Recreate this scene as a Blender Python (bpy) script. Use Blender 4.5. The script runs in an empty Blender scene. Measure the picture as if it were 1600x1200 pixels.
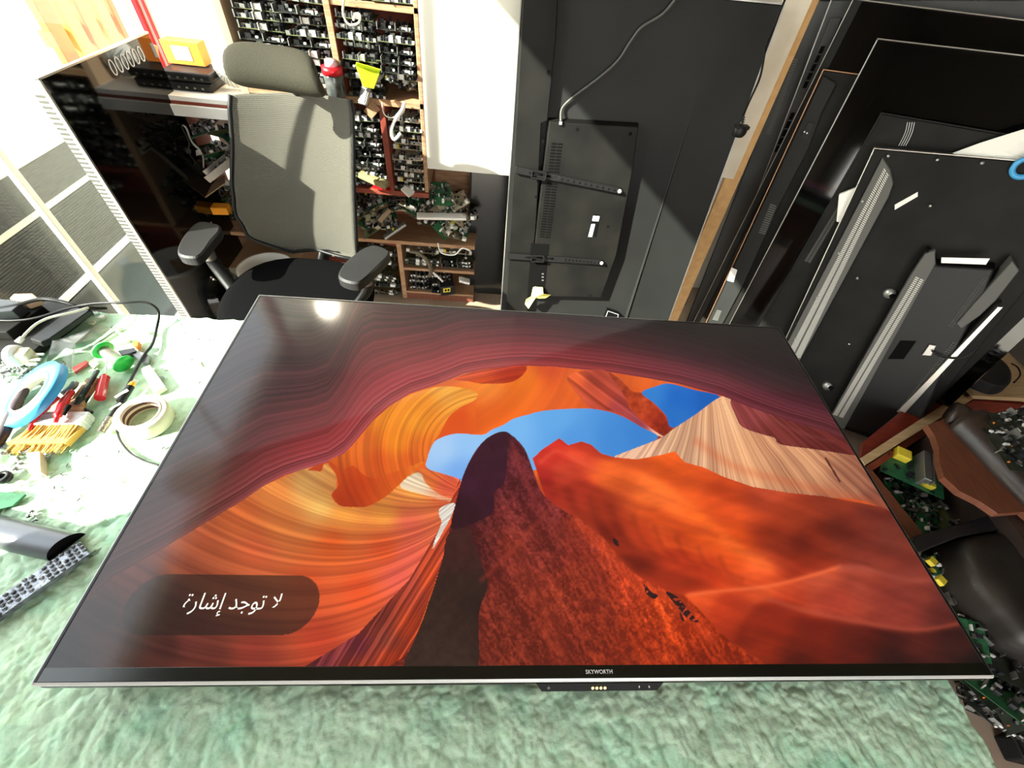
import bpy, bmesh, math, random
import numpy as np
from mathutils import Matrix, Vector
PI = math.pi
S = bpy.context.scene
COL = S.collection
rnd = random.Random(7)

# ------------------------------------------------------------------ camera
CAM_C = np.array([-0.13990455, -0.48691677, 1.62196465])
CAM_R = np.array([[0.99557976, -0.0483233, -0.08053451],
                  [-0.01482116, 0.76590156, -0.64278701],
                  [0.0927431, 0.64113935, 0.76179988]])
CAM_F = 660.97
cd = bpy.data.cameras.new('camera')
cam = bpy.data.objects.new('camera', cd)
COL.objects.link(cam)
cd.sensor_width = 36.0
cd.sensor_fit = 'HORIZONTAL'
cd.lens = CAM_F / 1600 * 36.0
cd.clip_start = 0.02
cam.matrix_world = Matrix([[*CAM_R[0], CAM_C[0]], [*CAM_R[1], CAM_C[1]], [*CAM_R[2], CAM_C[2]], [0, 0, 0, 1]])
S.camera = cam

# ------------------------------------------------------------------ light
w = bpy.data.worlds.new('sky'); S.world = w; w.use_nodes = True
nt = w.node_tree; nt.nodes.clear()
wo = nt.nodes.new('ShaderNodeOutputWorld'); bg = nt.nodes.new('ShaderNodeBackground')
tc = nt.nodes.new('ShaderNodeTexCoord'); sx = nt.nodes.new('ShaderNodeSeparateXYZ')
cr = nt.nodes.new('ShaderNodeValToRGB')
cr.color_ramp.elements[0].position = 0.0; cr.color_ramp.elements[0].color = (1.0, 0.97, 0.90, 1)
cr.color_ramp.elements[1].position = 0.6; cr.color_ramp.elements[1].color = (0.80, 0.83, 0.90, 1)
nt.links.new(tc.outputs['Generated'], sx.inputs[0]); nt.links.new(sx.outputs['Z'], cr.inputs[0])
nt.links.new(cr.outputs[0], bg.inputs[0]); bg.inputs[1].default_value = 8.0
nt.links.new(bg.outputs[0], wo.inputs[0])
SUN_DIR = Vector((1.0, 0.50, -0.72)).normalized()
sd = bpy.data.lights.new('sun', 'SUN'); sd.energy = 30.0; sd.angle = 0.01; sd.color = (1.0, 0.95, 0.84)
sun = bpy.data.objects.new('sun', sd); COL.objects.link(sun)
sun.rotation_mode = 'QUATERNION'
sun.rotation_quaternion = SUN_DIR.to_track_quat('-Z', 'Y')
sun.location = (-6, -3, 5)
S.view_settings.view_transform = 'Standard'
S.view_settings.look = 'None'
S.view_settings.exposure = 0.0
S.view_settings.gamma = 1.0
S.view_settings.use_curve_mapping = False

# ------------------------------------------------------------------ helpers
def ray(p):
    return CAM_R @ np.array([(p[0] - 800) / CAM_F, (600 - p[1]) / CAM_F, -1.0])
def at(px, py, ax, val):
    v = ray((px, py)); t = (val - CAM_C[ax]) / v[ax]
    return Vector((CAM_C + t * v).tolist())
def onp(M, px, py, h=0.0):
    """a photo pixel on the real plane z=h of frame M, in that frame's own coordinates"""
    Mi = M.inverted(); c = Mi @ Vector(CAM_C.tolist()); d = Mi.to_3x3() @ Vector(ray((px, py)).tolist())
    t = (h - c.z) / d.z
    return Vector((c.x + t * d.x, c.y + t * d.y, h))

def lin(c):
    return tuple(((x / 255.0) / 12.92 if x / 255.0 <= 0.04045 else ((x / 255.0 + 0.055) / 1.055) ** 2.4) for x in c)
MATS = {}
def mat(name, rgb, rough=0.5, metal=0.0, noise=0.0, nscale=20.0, bump=0.0, bscale=80.0, spec=0.5, rgb2=None, trans=0.0, wave=None, emit=0.0, coat=0.0, stretch=None):
    if name in MATS: return MATS[name]
    m = bpy.data.materials.new(name); m.use_nodes = True; MATS[name] = m
    n = m.node_tree.nodes; L = m.node_tree.links; b = n['Principled BSDF']
    c = lin(rgb)
    b.inputs['Base Color'].default_value = (*c, 1); b.inputs['Roughness'].default_value = rough
    b.inputs['Metallic'].default_value = metal; b.inputs['Specular IOR Level'].default_value = spec
    b.inputs['Coat Weight'].default_value = coat
    tcn = n.new('ShaderNodeTexCoord'); mp = n.new('ShaderNodeMapping'); L.new(tcn.outputs['Object'], mp.inputs[0])
    if stretch: mp.inputs['Scale'].default_value = stretch
    if noise or rgb2:
        t = n.new('ShaderNodeTexNoise'); t.inputs['Scale'].default_value = nscale; t.inputs['Detail'].default_value = 6
        r = n.new('ShaderNodeValToRGB'); L.new(mp.outputs[0], t.inputs['Vector']); L.new(t.outputs['Fac'], r.inputs[0])
        c2 = lin(rgb2) if rgb2 else tuple(min(1, x * (1 + noise)) for x in c)
        c1 = c if rgb2 else tuple(x * (1 - noise) for x in c)
        r.color_ramp.elements[0].position = 0.35; r.color_ramp.elements[0].color = (*c1, 1)
        r.color_ramp.elements[1].position = 0.65; r.color_ramp.elements[1].color = (*c2, 1)
        L.new(r.outputs[0], b.inputs['Base Color'])
    if bump:
        bm_ = n.new('ShaderNodeBump'); bm_.inputs['Strength'].default_value = bump; bm_.inputs['Distance'].default_value = 0.002
        if wave:
            t2 = n.new('ShaderNodeTexWave'); t2.bands_direction = wave; t2.inputs['Scale'].default_value = bscale
            L.new(mp.outputs[0], t2.inputs['Vector']); L.new(t2.outputs['Fac'], bm_.inputs['Height'])
        else:
            t2 = n.new('ShaderNodeTexNoise'); t2.inputs['Scale'].default_value = bscale; t2.inputs['Detail'].default_value = 5
            L.new(mp.outputs[0], t2.inputs['Vector']); L.new(t2.outputs['Fac'], bm_.inputs['Height'])
        L.new(bm_.outputs[0], b.inputs['Normal'])
    if emit:
        b.inputs['Emission Color'].default_value = (*c, 1); b.inputs['Emission Strength'].default_value = emit
    if trans:
        out = n['Material Output']; tr = n.new('ShaderNodeBsdfTransparent'); mx = n.new('ShaderNodeMixShader')
        mx.inputs[0].default_value = trans; L.new(b.outputs[0], mx.inputs[1]); L.new(tr.outputs[0], mx.inputs[2]); L.new(mx.outputs[0], out.inputs[0])
    return m

class MB:
    """collects shapes, then links them as ONE mesh object"""
    def __init__(s): s.v = []; s.f = []; s.m = []; s.sm = []
    def add(s, vs, fs, mi=0, M=None, smooth=False):
        o = len(s.v)
        for p in vs:
            p = Vector(p)
            s.v.append(tuple(M @ p) if M is not None else tuple(p))
        for f in fs:
            s.f.append(tuple(i + o for i in f)); s.m.append(mi); s.sm.append(smooth)
        return s
    def box(s, x0, x1, y0, y1, z0, z1, mi=0, M=None):
        vs = [(x, y, z) for z in (z0, z1) for y in (y0, y1) for x in (x0, x1)]
        return s.add(vs, [(0, 2, 3, 1), (4, 5, 7, 6), (0, 1, 5, 4), (2, 6, 7, 3), (0, 4, 6, 2), (1, 3, 7, 5)], mi, M)
    def bx(s, c, d, mi=0, M=None, rz=0, R=None):
        T = Matrix.Translation(c) @ (R if R is not None else Matrix.Rotation(rz, 4, 'Z'))
        if M is not None: T = M @ T
        return s.box(-d[0] / 2, d[0] / 2, -d[1] / 2, d[1] / 2, -d[2] / 2, d[2] / 2, mi, T)
    def cyl(s, p0, p1, r0, r1=None, n=16, mi=0, M=None, caps=True, smooth=True):
        r1 = r0 if r1 is None else r1
        p0 = Vector(p0); p1 = Vector(p1); d = (p1 - p0).normalized()
        a = d.orthogonal().normalized(); b = d.cross(a)
        vs = []
        for p, r in ((p0, r0), (p1, r1)):
            for i in range(n):
                t = 2 * PI * i / n; vs.append(p + (a * math.cos(t) + b * math.sin(t)) * r)
        fs = [(i, (i + 1) % n, n + (i + 1) % n, n + i) for i in range(n)]
        s.add(vs, fs, mi, M, smooth)
        if caps:
            s.add(vs[:n], [tuple(reversed(range(n)))], mi, M); s.add(vs[n:], [tuple(range(n))], mi, M)
        return s
    def tube(s, pts, r, n=8, mi=0, M=None, smoothpts=True, flat=1.0):
        pts = [Vector(p) for p in pts]
        if smoothpts and len(pts) > 2: pts = crom(pts, 6)
        rings = []; up = None; k = len(pts)
        for i, p in enumerate(pts):
            d = (pts[min(i + 1, k - 1)] - pts[max(i - 1, 0)])
            d = d.normalized() if d.length > 1e-9 else Vector((0, 0, 1))
            if up is None: up = d.orthogonal().normalized()
            up = (up - d * up.dot(d)); up = up.normalized() if up.length > 1e-6 else d.orthogonal().normalized()
            b = d.cross(up)
            rr = r[i * (len(r) - 1) // max(1, k - 1)] if isinstance(r, (list, tuple)) else r
            rings.append([p + up * math.cos(2 * PI * j / n) * rr + b * math.sin(2 * PI * j / n) * rr * flat for j in range(n)])
        vs = [q for ring in rings for q in ring]; fs = []
        for i in range(k - 1):
            for j in range(n):
                fs.append((i * n + j, i * n + (j + 1) % n, (i + 1) * n + (j + 1) % n, (i + 1) * n + j))
        fs.append(tuple(reversed(range(n)))); fs.append(tuple((k - 1) * n + j for j in range(n)))
        return s.add(vs, fs, mi, M, True)
    def lathe(s, prof, n=32, mi=0, M=None, smooth=True, sx=1, sy=1):
        vs = []; k = len(prof)
        for (r, z) in prof:
            for i in range(n):
                t = 2 * PI * i / n; vs.append((r * math.cos(t) * sx, r * math.sin(t) * sy, z))
        fs = []
        for a in range(k - 1):
            for i in range(n):
                fs.append((a * n + i, a * n + (i + 1) % n, (a + 1) * n + (i + 1) % n, (a + 1) * n + i))
        if prof[0][0] > 1e-6 and prof[0] != prof[-1]: fs.append(tuple(reversed(range(n))))
        if prof[-1][0] > 1e-6 and prof[0] != prof[-1]: fs.append(tuple((k - 1) * n + i for i in range(n)))
        return s.add(vs, fs, mi, M, smooth)
    def prism(s, poly, z0, z1, mi=0, M=None, top_inset=0.0):
        n = len(poly); cx = sum(p[0] for p in poly) / n; cy = sum(p[1] for p in poly) / n
        area = sum(poly[i][0] * poly[(i + 1) % n][1] - poly[(i + 1) % n][0] * poly[i][1] for i in range(n))
        if area < 0: poly = list(reversed(poly))
        lo = [(p[0], p[1], z0) for p in poly]; hi = []
        for p in poly:
            d = Vector((cx - p[0], cy - p[1])); L = d.length or 1
            d = d / L * min(top_inset, L * .5); hi.append((p[0] + d.x, p[1] + d.y, z1))
        fs = [tuple(reversed(range(n))), tuple(range(n, 2 * n))] + [(i, (i + 1) % n, n + (i + 1) % n, n + i) for i in range(n)]
        return s.add(lo + hi, fs, mi, M)
    def sheet(s, fn, nu, nv, mi=0, M=None, smooth=True):
        vs = [fn(i / nu, j / nv) for j in range(nv + 1) for i in range(nu + 1)]
        fs = [(j * (nu + 1) + i, j * (nu + 1) + i + 1, (j + 1) * (nu + 1) + i + 1, (j + 1) * (nu + 1) + i) for j in range(nv) for i in range(nu)]
        return s.add(vs, fs, mi, M, smooth)
    def mesh(s, name, mats):
        me = bpy.data.meshes.new(name)
        me.from_pydata(s.v, [], s.f)
        for m in (mats if isinstance(mats, (list, tuple)) else [mats]): me.materials.append(m)
        me.polygons.foreach_set('material_index', s.m); me.polygons.foreach_set('use_smooth', s.sm)
        me.update(); return me
    def build(s, name, mats, parent=None, bevel=0.0, solid=0.0, sub=0, M=None, seg=2):
        o = bpy.data.objects.new(name, s.mesh(name, mats)); COL.objects.link(o)
        if parent is not None: o.parent = parent
        if M is not None: o.matrix_world = M
        if solid:
            q = o.modifiers.new('solid', 'SOLIDIFY'); q.thickness = solid; q.offset = 0
        if sub:
            q = o.modifiers.new('sub', 'SUBSURF'); q.levels = sub; q.render_levels = sub
        if bevel:
            q = o.modifiers.new('bevel', 'BEVEL'); q.width = bevel; q.segments = seg; q.limit_method = 'ANGLE'; q.angle_limit = 0.7
        return o
def crom(pts, k, closed=False):
    n = len(pts); out = []
    rng = range(n) if closed else range(n - 1)
    for i in rng:
        g = (lambda j: pts[j % n]) if closed else (lambda j: pts[max(0, min(n - 1, j))])
        p0, p1, p2, p3 = g(i - 1), g(i), g(i + 1), g(i + 2)
        for a in range(k):
            t = a / k
            out.append(0.5 * ((2 * p1) + (p2 - p0) * t + (2 * p0 - 5 * p1 + 4 * p2 - p3) * t * t + (3 * p1 - p0 - 3 * p2 + p3) * t ** 3))
    if not closed: out.append(pts[-1])
    return out
def tag(o, label=None, cat=None, group=None, kind=None):
    if label: o['label'] = label
    if cat: o['category'] = cat
    if group: o['group'] = group
    if kind: o['kind'] = kind
    return o
def empty(name, M, label=None, cat=None, group=None, kind=None):
    o = bpy.data.objects.new(name, None); COL.objects.link(o); o.empty_display_size = 0.05
    if not isinstance(M, Matrix): M = Matrix.Translation(M)
    o.matrix_world = M
    return tag(o, label, cat, group, kind)
def children_of(o): return [c for c in bpy.data.objects if c.parent == o]
def dup(root, M=None, label=None, group=None):
    r = root.copy(); COL.objects.link(r)
    for ch in children_of(root):
        if ch is r: continue
        c = ch.copy(); COL.objects.link(c); c.parent = r
        for g in children_of(ch):
            if g is c: continue
            d = g.copy(); COL.objects.link(d); d.parent = c
    if M is not None: r.matrix_world = M
    if label: r['label'] = label
    if group: r['group'] = group
    return r
def frame(o, u, v, N):
    """frame with x = right (u), y = up (-v), z = out of the face (N), origin o"""
    u = Vector(u); up = -Vector(v); N = Vector(N)
    return Matrix(((u.x, up.x, N.x, o[0]), (u.y, up.y, N.y, o[1]), (u.z, up.z, N.z, o[2]), (0, 0, 0, 1)))
def text_mesh(name, txt, size, m, parent=None, M=None, depth=0.0, align='CENTER', space=1.0, bold=0.0, shear=0.0):
    cu = bpy.data.curves.new(name, 'FONT'); cu.body = txt; cu.size = size; cu.align_x = align; cu.align_y = 'CENTER'
    cu.extrude = depth; cu.space_character = space; cu.offset = bold; cu.shear = shear
    t = bpy.data.objects.new(name, cu); COL.objects.link(t)
    bpy.context.view_layer.update()
    me = bpy.data.meshes.new_from_object(t.evaluated_get(bpy.context.evaluated_depsgraph_get()))
    bpy.data.objects.remove(t)
    me.materials.clear(); me.materials.append(m)
    o = bpy.data.objects.new(name, me); COL.objects.link(o)
    if parent is not None: o.parent = parent
    if M is not None: o.matrix_local = M
    return o

# ------------------------------------------------------------------ materials
m_black = mat('black plastic', (16, 16, 16), 0.45, spec=.3, bump=.12, bscale=900)
m_blackd = mat('dusty black plastic', (14, 14, 13), 0.55, spec=.15, rgb2=(26, 25, 22), nscale=7, bump=.1, bscale=600)
m_darkgrey = mat('dark grey coated steel', (27, 28, 27), 0.55, spec=.2, rgb2=(33, 34, 33), nscale=4, bump=.06, bscale=700)
m_gloss = mat('glossy black glass', (5, 5, 5), 0.06, spec=.6)
m_gloss2 = mat('scuffed black glass', (12, 13, 11), 0.18, rgb2=(20, 22, 16), nscale=5)
m_silver = mat('brushed silver edge', (185, 182, 175), 0.3, 0.9)
m_chrome = mat('polished chrome strip', (205, 204, 200), 0.4, 0.25)
m_steel = mat('bare steel', (150, 150, 148), 0.35, 0.9)
m_white = mat('white plastic', (225, 225, 220), 0.4)
m_hole = mat('deep black recess', (8, 8, 8), 0.9, spec=.1)
m_vent = mat('vent ribs painted sheen', (205, 205, 196), 0.6)  # pale colour stands in for light reflecting off the ribs
m_ventd = mat('dark vent ribs', (80, 80, 76), 0.6)
m_fabric = mat('black seat cloth', (9, 9, 10), 0.95, spec=.05, bump=.5, bscale=900)
m_red = mat('red plastic', (190, 22, 32), 0.3)
m_green = mat('green pcb', (28, 84, 52), 0.45, rgb2=(44, 110, 70), nscale=40)
m_pcbdk = mat('dark pcb', (30, 38, 30), 0.5, rgb2=(48, 54, 40), nscale=40)
m_pcbtan = mat('tan pcb', (150, 128, 84), 0.6, rgb2=(120, 96, 60), nscale=30)
m_pcbolive = mat('olive pcb', (96, 100, 62), 0.55, rgb2=(74, 84, 52), nscale=30)
m_pcbcream = mat('sun brightened cream board', (222, 214, 186), 0.6, rgb2=(186, 176, 140), nscale=30)  # cream, brightened in colour to stand in for sun on the shelf heap
m_yel = mat('yellow tape', (226, 206, 60), 0.5)
m_alu = mat('aluminium', (168, 168, 164), 0.38, 0.8)
m_cap = mat('dark capacitor sleeve', (30, 32, 36), 0.4)
m_blue = mat('blue plastic', (60, 150, 205), 0.4)
m_orange = mat('orange card', (238, 130, 40), 0.6)
m_woodl = mat('pale plywood', (206, 178, 136), 0.6, rgb2=(190, 158, 114), nscale=5, stretch=(2, 14, 14))
m_woodt = mat('tan fibreboard edge', (208, 168, 112), 0.8, rgb2=(196, 152, 98), nscale=30)
m_woodr = mat('mahogany red laminate', (128, 44, 26), 0.42, rgb2=(96, 26, 16), nscale=6, stretch=(3, 26, 26))
m_woodb = mat('brown veneer', (122, 72, 50), 0.45, rgb2=(106, 60, 42), nscale=5, stretch=(20, 3, 3))
m_shelf = mat('weathered shelf wood', (176, 142, 108), 0.7, rgb2=(150, 108, 76), nscale=8, stretch=(2, 20, 20))
m_shelfr = mat('red brown shelf wood', (150, 72, 48), 0.6, rgb2=(120, 48, 34), nscale=8)
m_leather = mat('dark brown leather', (44, 34, 30), 0.33, rgb2=(58, 46, 40), nscale=9, bump=.5, bscale=60)
m_leatherb = mat('worn black leather', (30, 27, 24), 0.42, rgb2=(56, 50, 44), nscale=4, bump=.7, bscale=40)
m_card = mat('brown card', (176, 148, 118), 0.8)
m_paper = mat('white paper', (235, 233, 226), 0.8)
m_emw = mat('white screen lettering', (205, 202, 194), 0.6, emit=0.75)
m_print = mat('white print', (225, 225, 225), 0.5)
def glass_mat(name, tint=(235, 240, 236), k=0.90, rough=0.02):
    if name in MATS: return MATS[name]
    m = bpy.data.materials.new(name); m.use_nodes = True; MATS[name] = m
    n = m.node_tree.nodes; L = m.node_tree.links; n.clear()
    out = n.new('ShaderNodeOutputMaterial'); t = n.new('ShaderNodeBsdfTransparent'); g = n.new('ShaderNodeBsdfGlossy')
    lw = n.new('ShaderNodeLayerWeight'); lw.inputs[0].default_value = .5; pw = n.new('ShaderNodeMath'); pw.operation = 'POWER'; pw.inputs[1].default_value = 4
    f = n.new('ShaderNodeMath'); f.operation = 'MULTIPLY_ADD'; f.inputs[1].default_value = .7; f.inputs[2].default_value = .03; L.new(lw.outputs['Facing'], pw.inputs[0]); L.new(pw.outputs[0], f.inputs[0]); mx = n.new('ShaderNodeMixShader')
    t.inputs[0].default_value = (*[x * k / 0.9 if x * k / .9 < 1 else 1 for x in lin(tint)], 1); g.inputs['Roughness'].default_value = rough
    L.new(f.outputs[0], mx.inputs[0]); L.new(t.outputs[0], mx.inputs[1]); L.new(g.outputs[0], mx.inputs[2]); L.new(mx.outputs[0], out.inputs[0])
    return m
m_glass = glass_mat('clear glass', (245, 248, 246), 0.9)
m_bag = glass_mat('clear plastic film', (225, 228, 222), 0.82, 0.2)
m_bottle = glass_mat('clear bottle plastic', (205, 225, 235), 0.8, 0.05)
# ------------------------------------------------------------------ the room
def struct(name, mb, mats, bevel=0.0):
    return tag(mb.build(name, mats, bevel=bevel), kind='structure')
m_floor = mat('beige floor tile', (168, 148, 128), 0.45, rgb2=(154, 134, 114), nscale=9)
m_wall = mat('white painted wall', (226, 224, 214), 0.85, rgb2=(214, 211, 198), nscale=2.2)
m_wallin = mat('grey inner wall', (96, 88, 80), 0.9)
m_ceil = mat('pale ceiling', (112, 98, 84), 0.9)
m_pave = mat('pale pavement outside', (205, 200, 185), 0.9, rgb2=(190, 184, 168), nscale=1.5)
m_ribbed = mat('ribbed grey facade panel', (58, 56, 50), 0.75, rgb2=(42, 41, 36), nscale=14, stretch=(1, 1, 12), bump=.5, bscale=60)
m_mull = mat('white aluminium frame', (222, 222, 214), 0.4)
WL = -1.57; WB = 1.80; WR = 3.2; WF = -2.3; CZ = 2.75
struct('floor', MB().box(WL, WR, WF, WB, -0.05, 0.0), m_floor)
struct('wall_back', MB().box(WL - .1, WR + .1, WB, WB + .1, -.05, CZ), m_wall)
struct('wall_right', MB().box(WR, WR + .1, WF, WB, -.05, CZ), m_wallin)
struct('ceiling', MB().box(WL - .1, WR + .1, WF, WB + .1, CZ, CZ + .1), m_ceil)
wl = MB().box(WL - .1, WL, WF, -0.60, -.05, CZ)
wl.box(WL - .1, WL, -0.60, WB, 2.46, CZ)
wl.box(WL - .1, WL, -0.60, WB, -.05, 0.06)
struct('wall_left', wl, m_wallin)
wf = MB().box(WL - .1, WL + .15, WF - .1, WF, -.05, CZ).box(1.25, WR + .1, WF - .1, WF, -.05, CZ).box(.1, 1.25, WF - .1, WF, 2.6, CZ).box(WL + .15, .1, WF - .1, WF, 1.2, CZ)  # unseen wall; its openings are shaped to steer daylight past the black screens
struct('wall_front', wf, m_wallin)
# glazed shop side
win = empty('window_1', (WL - .04, .6, .06), kind='structure')
fr = MB()
for y in (-0.58, 0.885, 1.77): fr.box(-.011, .011, y - .6 - .012, y - .6 + .012, 0, 2.40)
fr.box(-.03, .03, -1.18, 1.2, 0, .04); fr.box(-.03, .03, -1.18, 1.2, 2.36, 2.40)
fr.build('window_frame', m_mull, win, bevel=.003)
MB().box(-.004, .004, -1.18, 1.2, .04, 2.36).build('window_pane', m_glass, win)
struct('wall_panel', MB().box(-.414, .06, 1.50, 1.53, .752, CZ), m_wall)
struct('trim_1', MB().box(-1.585, -1.57, WB - .02, WB - .002, 0, 2.5).box(-1.552, -1.545, WB - .012, WB - .002, 0, 2.5), mat('red corner strip', (196, 40, 54), .5))
# outside
struct('pavement', MB().box(-30, WL - .1, -20, 30, -.12, -.06).box(WL - .1, 30, -30, WF - .1, -.12, -.06), m_pave)
# ribbed grey wall outside and its dark plinth
rw = empty('facade_wall', (-2.35, 1.3, -.06), 'low grey ribbed panel wall outside the shop window', 'wall')
a = MB(); a.box(-.05, 0, -.62, 1.3, .06, .40)
for k in range(26): a.box(0, .004, -.62, 1.3, .065 + k * .0128, .072 + k * .0128)
a.build('lower_panel', m_ribbed, rw)
a = MB(); a.box(-.05, 0, -.62, 1.3, .425, .60); a.build('upper_panel', m_ribbed, rw)
a = MB(); a.box(-.04, .006, -.62, 1.3, .40, .425); a.box(-.05, .012, -.62, 1.3, .60, .625); a.build('cap_strip', mat('pale sandy joint', (190, 184, 160), .7), rw)
a = MB(); a.box(-.06, .03, -.62, 1.3, 0, .03, 0); a.box(-.05, .02, -.62, 1.3, .03, .06, 1); a.build('base_strip', [mat('dark plinth', (40, 40, 34), .5), m_mull], rw)
tag(MB().bx((-2.9, 1.55, .12), (.35, .5, .36)).build('planter_block', mat('mottled brown stone', (110, 98, 80), .9, rgb2=(70, 60, 46), nscale=14), bevel=.01), 'mottled brown stone block standing behind the grey ribbed wall', 'stone block')
# dark tiled strip of ground between window and ribbed wall
tag(MB().box(-2.34, WL - .1, -.6, 2.6, -.058, -.03).build('paving_strip', mat('dark stone paving', (52, 50, 44), .35, rgb2=(40, 40, 34), nscale=5), bevel=.004), 'dark stone paving strip just outside the shop window', 'paving')
sl = empty('slatted_crate', (-2.72, 3.3, -.06), 'yellow and orange slatted stack standing outside behind the glass', 'slatted stack')
for k in range(9):
    MB().box(-.02, .03, -.62 + k * .15, -.51 + k * .15, 0, 1.05).build('slat', mat('yellow slat', (176, 136, 58), .7) if k % 2 else mat('orange slat', (160, 92, 50), .7), sl, bevel=.006)
MB().box(-.05, -.02, -.62, .70, .2, .28).box(-.05, -.02, -.62, .70, .8, .88).build('rail', mat('yellow slat', (176, 136, 58), .7), sl)
# ceiling fittings that the screen mirrors
def mirrored(px, py, z):
    P = at(px, py, 2, .86); C0 = Vector(CAM_C.tolist()); V = Vector((C0.x, C0.y, 2 * .86 - C0.z)); d = P - V; return V + d * ((z - V.z) / d.z)
cp = mirrored(305, 738, CZ - .03); print('LAMP', cp)
cl = empty('ceiling_light', (cp.x, cp.y, CZ), 'round ceiling light over the bench, mirrored in the screen', 'ceiling light')
MB().lathe([(0, -.03), (.12, -.03), (.14, -.02), (.145, 0)], 40).build('diffuser', m_paper, cl)
MB().lathe([(.145, -.012), (.16, -.012), (.16, 0), (.145, 0), (.145, -.012)], 40).build('rim', m_alu, cl)

P_ = at(512, 480, 2, .86); V_ = Vector((CAM_C[0], CAM_C[1], 1.72 - CAM_C[2])); d_ = P_ - V_; lp = V_ + d_ * ((1.70 - V_.y) / d_.y); print('WLAMP', lp)
wlp = empty('wall_lamp', lp, 'lit round bulb on the back wall above the shelving, glaring in the screen', 'lamp')
MB().lathe([(0, -.07), (.035, -.06), (.06, -.035), (.07, 0), (.06, .035), (.035, .06), (0, .07)], 28).build('bulb', mat('lit bulb glass', (255, 244, 220), .4, emit=80), wlp)
MB().cyl((0, .05, 0), (0, .10, 0), .03).build('lamp_holder', m_white, wlp)
# ------------------------------------------------------------------ workbench and foam
FZ = 0.80
wb = empty('workbench', (-.4, -.25, 0), 'long wooden workbench carrying the green foam sheet and television', 'workbench')
MB().box(-1.1, 1.085, -.65, .625, .72, .765).build('bench_top', m_woodb, wb, bevel=.004)
for x in (-1.04, 1.03):
    for y in (-.6, .57): MB().box(x - .035, x + .035, y - .035, y + .035, 0, .72).build('leg', m_woodb, wb, bevel=.003)
MB().box(-1.04, 1.03, .55, .575, .56, .72).build('apron', m_woodb, wb)
# lumpy mint foam
def vnoise(x, y, seed=0):
    xi = np.floor(x).astype(np.int64); yi = np.floor(y).astype(np.int64); xf = x - xi; yf = y - yi
    def h(a, b):
        n = (a * 374761393 + b * 668265263 + seed * 1274126177) & 0x7fffffff
        n = ((n ^ (n >> 13)) * 1274126177) & 0x7fffffff
        return ((n ^ (n >> 16)) & 0xffff) / 65535.0
    u = xf * xf * (3 - 2 * xf); v = yf * yf * (3 - 2 * yf)
    return (h(xi, yi) * (1 - u) + h(xi + 1, yi) * u) * (1 - v) + (h(xi, yi + 1) * (1 - u) + h(xi + 1, yi + 1) * u) * v
def fbm(x, y, o=4, seed=0):
    s = 0; a = .5
    for k in range(o): s = s + a * vnoise(x * 2 ** k, y * 2 ** k, seed + k); a *= .5
    return s
def grid_mesh(name, X, Y, Z, m, smooth=True):
    ny, nx = X.shape; me = bpy.data.meshes.new(name)
    co = np.stack([X, Y, Z], -1).reshape(-1, 3).astype(np.float32)
    i = np.arange(ny * nx).reshape(ny, nx)
    q = np.stack([i[:-1, :-1], i[:-1, 1:], i[1:, 1:], i[1:, :-1]], -1).reshape(-1, 4)
    me.vertices.add(len(co)); me.vertices.foreach_set('co', co.ravel())
    me.loops.add(q.size); me.loops.foreach_set('vertex_index', q.ravel().astype(np.int32))
    me.polygons.add(len(q)); me.polygons.foreach_set('loop_start', np.arange(0, q.size, 4, dtype=np.int32))
    me.polygons.foreach_set('use_smooth', np.full(len(q), smooth)); me.materials.append(m)
    me.update(); me.validate(); return me
fx = np.linspace(-1.49, .705, 900); fy = np.linspace(-.89, .385, 540)
X, Y = np.meshgrid(fx, fy)
# warped billow: rounded pillows with creases that run away from the viewer
wx = X + .045 * fbm(X * 11, Y * 8, 3, 5) + .012 * fbm(X * 60, Y * 60, 2, 6); wy = Y + .05 * fbm(X * 10 + 7, Y * 9, 3, 9) + .012 * fbm(X * 55, Y * 55, 2, 8)
def worley(x, y, seed):
    xi = np.floor(x).astype(np.int64); yi = np.floor(y).astype(np.int64); f1 = np.full(x.shape, 9.0)
    for di in (-1, 0, 1):
        for dj in (-1, 0, 1):
            cx = xi + di; cy_ = yi + dj
            n_ = (cx * 374761393 + cy_ * 668265263 + seed * 1274126177) & 0x7fffffff
            n_ = ((n_ ^ (n_ >> 13)) * 1274126177) & 0x7fffffff; n_ = n_ ^ (n_ >> 16)
            jx = (n_ & 0xff) / 255.0; jy = ((n_ >> 8) & 0xff) / 255.0
            f1 = np.minimum(f1, (cx + jx - x) ** 2 + (cy_ + jy - y) ** 2)
    return np.minimum(f1, 1.2)
smooth_far = np.clip((Y + .12) * 4, 0, 1)
big = worley(wx * 30, wy * 20, 3); mid = worley(wx * 75, wy * 62, 7); tiny = worley(wx * 190, wy * 170, 11)
amp_ = .5 + 1.0 * fbm(X * 6, Y * 6, 2, 77)
hgt = (-big * .0085 * amp_ - mid * .0048 - tiny * .0018) * (1 - .8 * smooth_far) + (fbm(X * 7, Y * 7, 2, 31) - .5) * .006 + .002
Z = FZ + hgt
wob = (fbm(Y * 14, Y * 0, 3, 44) - .5) * .02
X2 = X + wob * np.clip((X - .6) / .1, 0, 1); Y2 = Y + (fbm(X * 30, X * 0, 3, 45) - .5) * .012 * np.clip((Y - .33) / .05, 0, 1)
for s_ in range(1, 5):   # roll the rim down
    pass
Z[-1, :] = .766; Z[:, -1] = .766; Z[0, :] = .766; Z[:, 0] = .766
m_foam = bpy.data.materials.new('mint foam'); m_foam.use_nodes = True
n = m_foam.node_tree.nodes; L = m_foam.node_tree.links; b = n['Principled BSDF']
b.inputs['Roughness'].default_value = .75; b.inputs['Specular IOR Level'].default_value = .3
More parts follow.
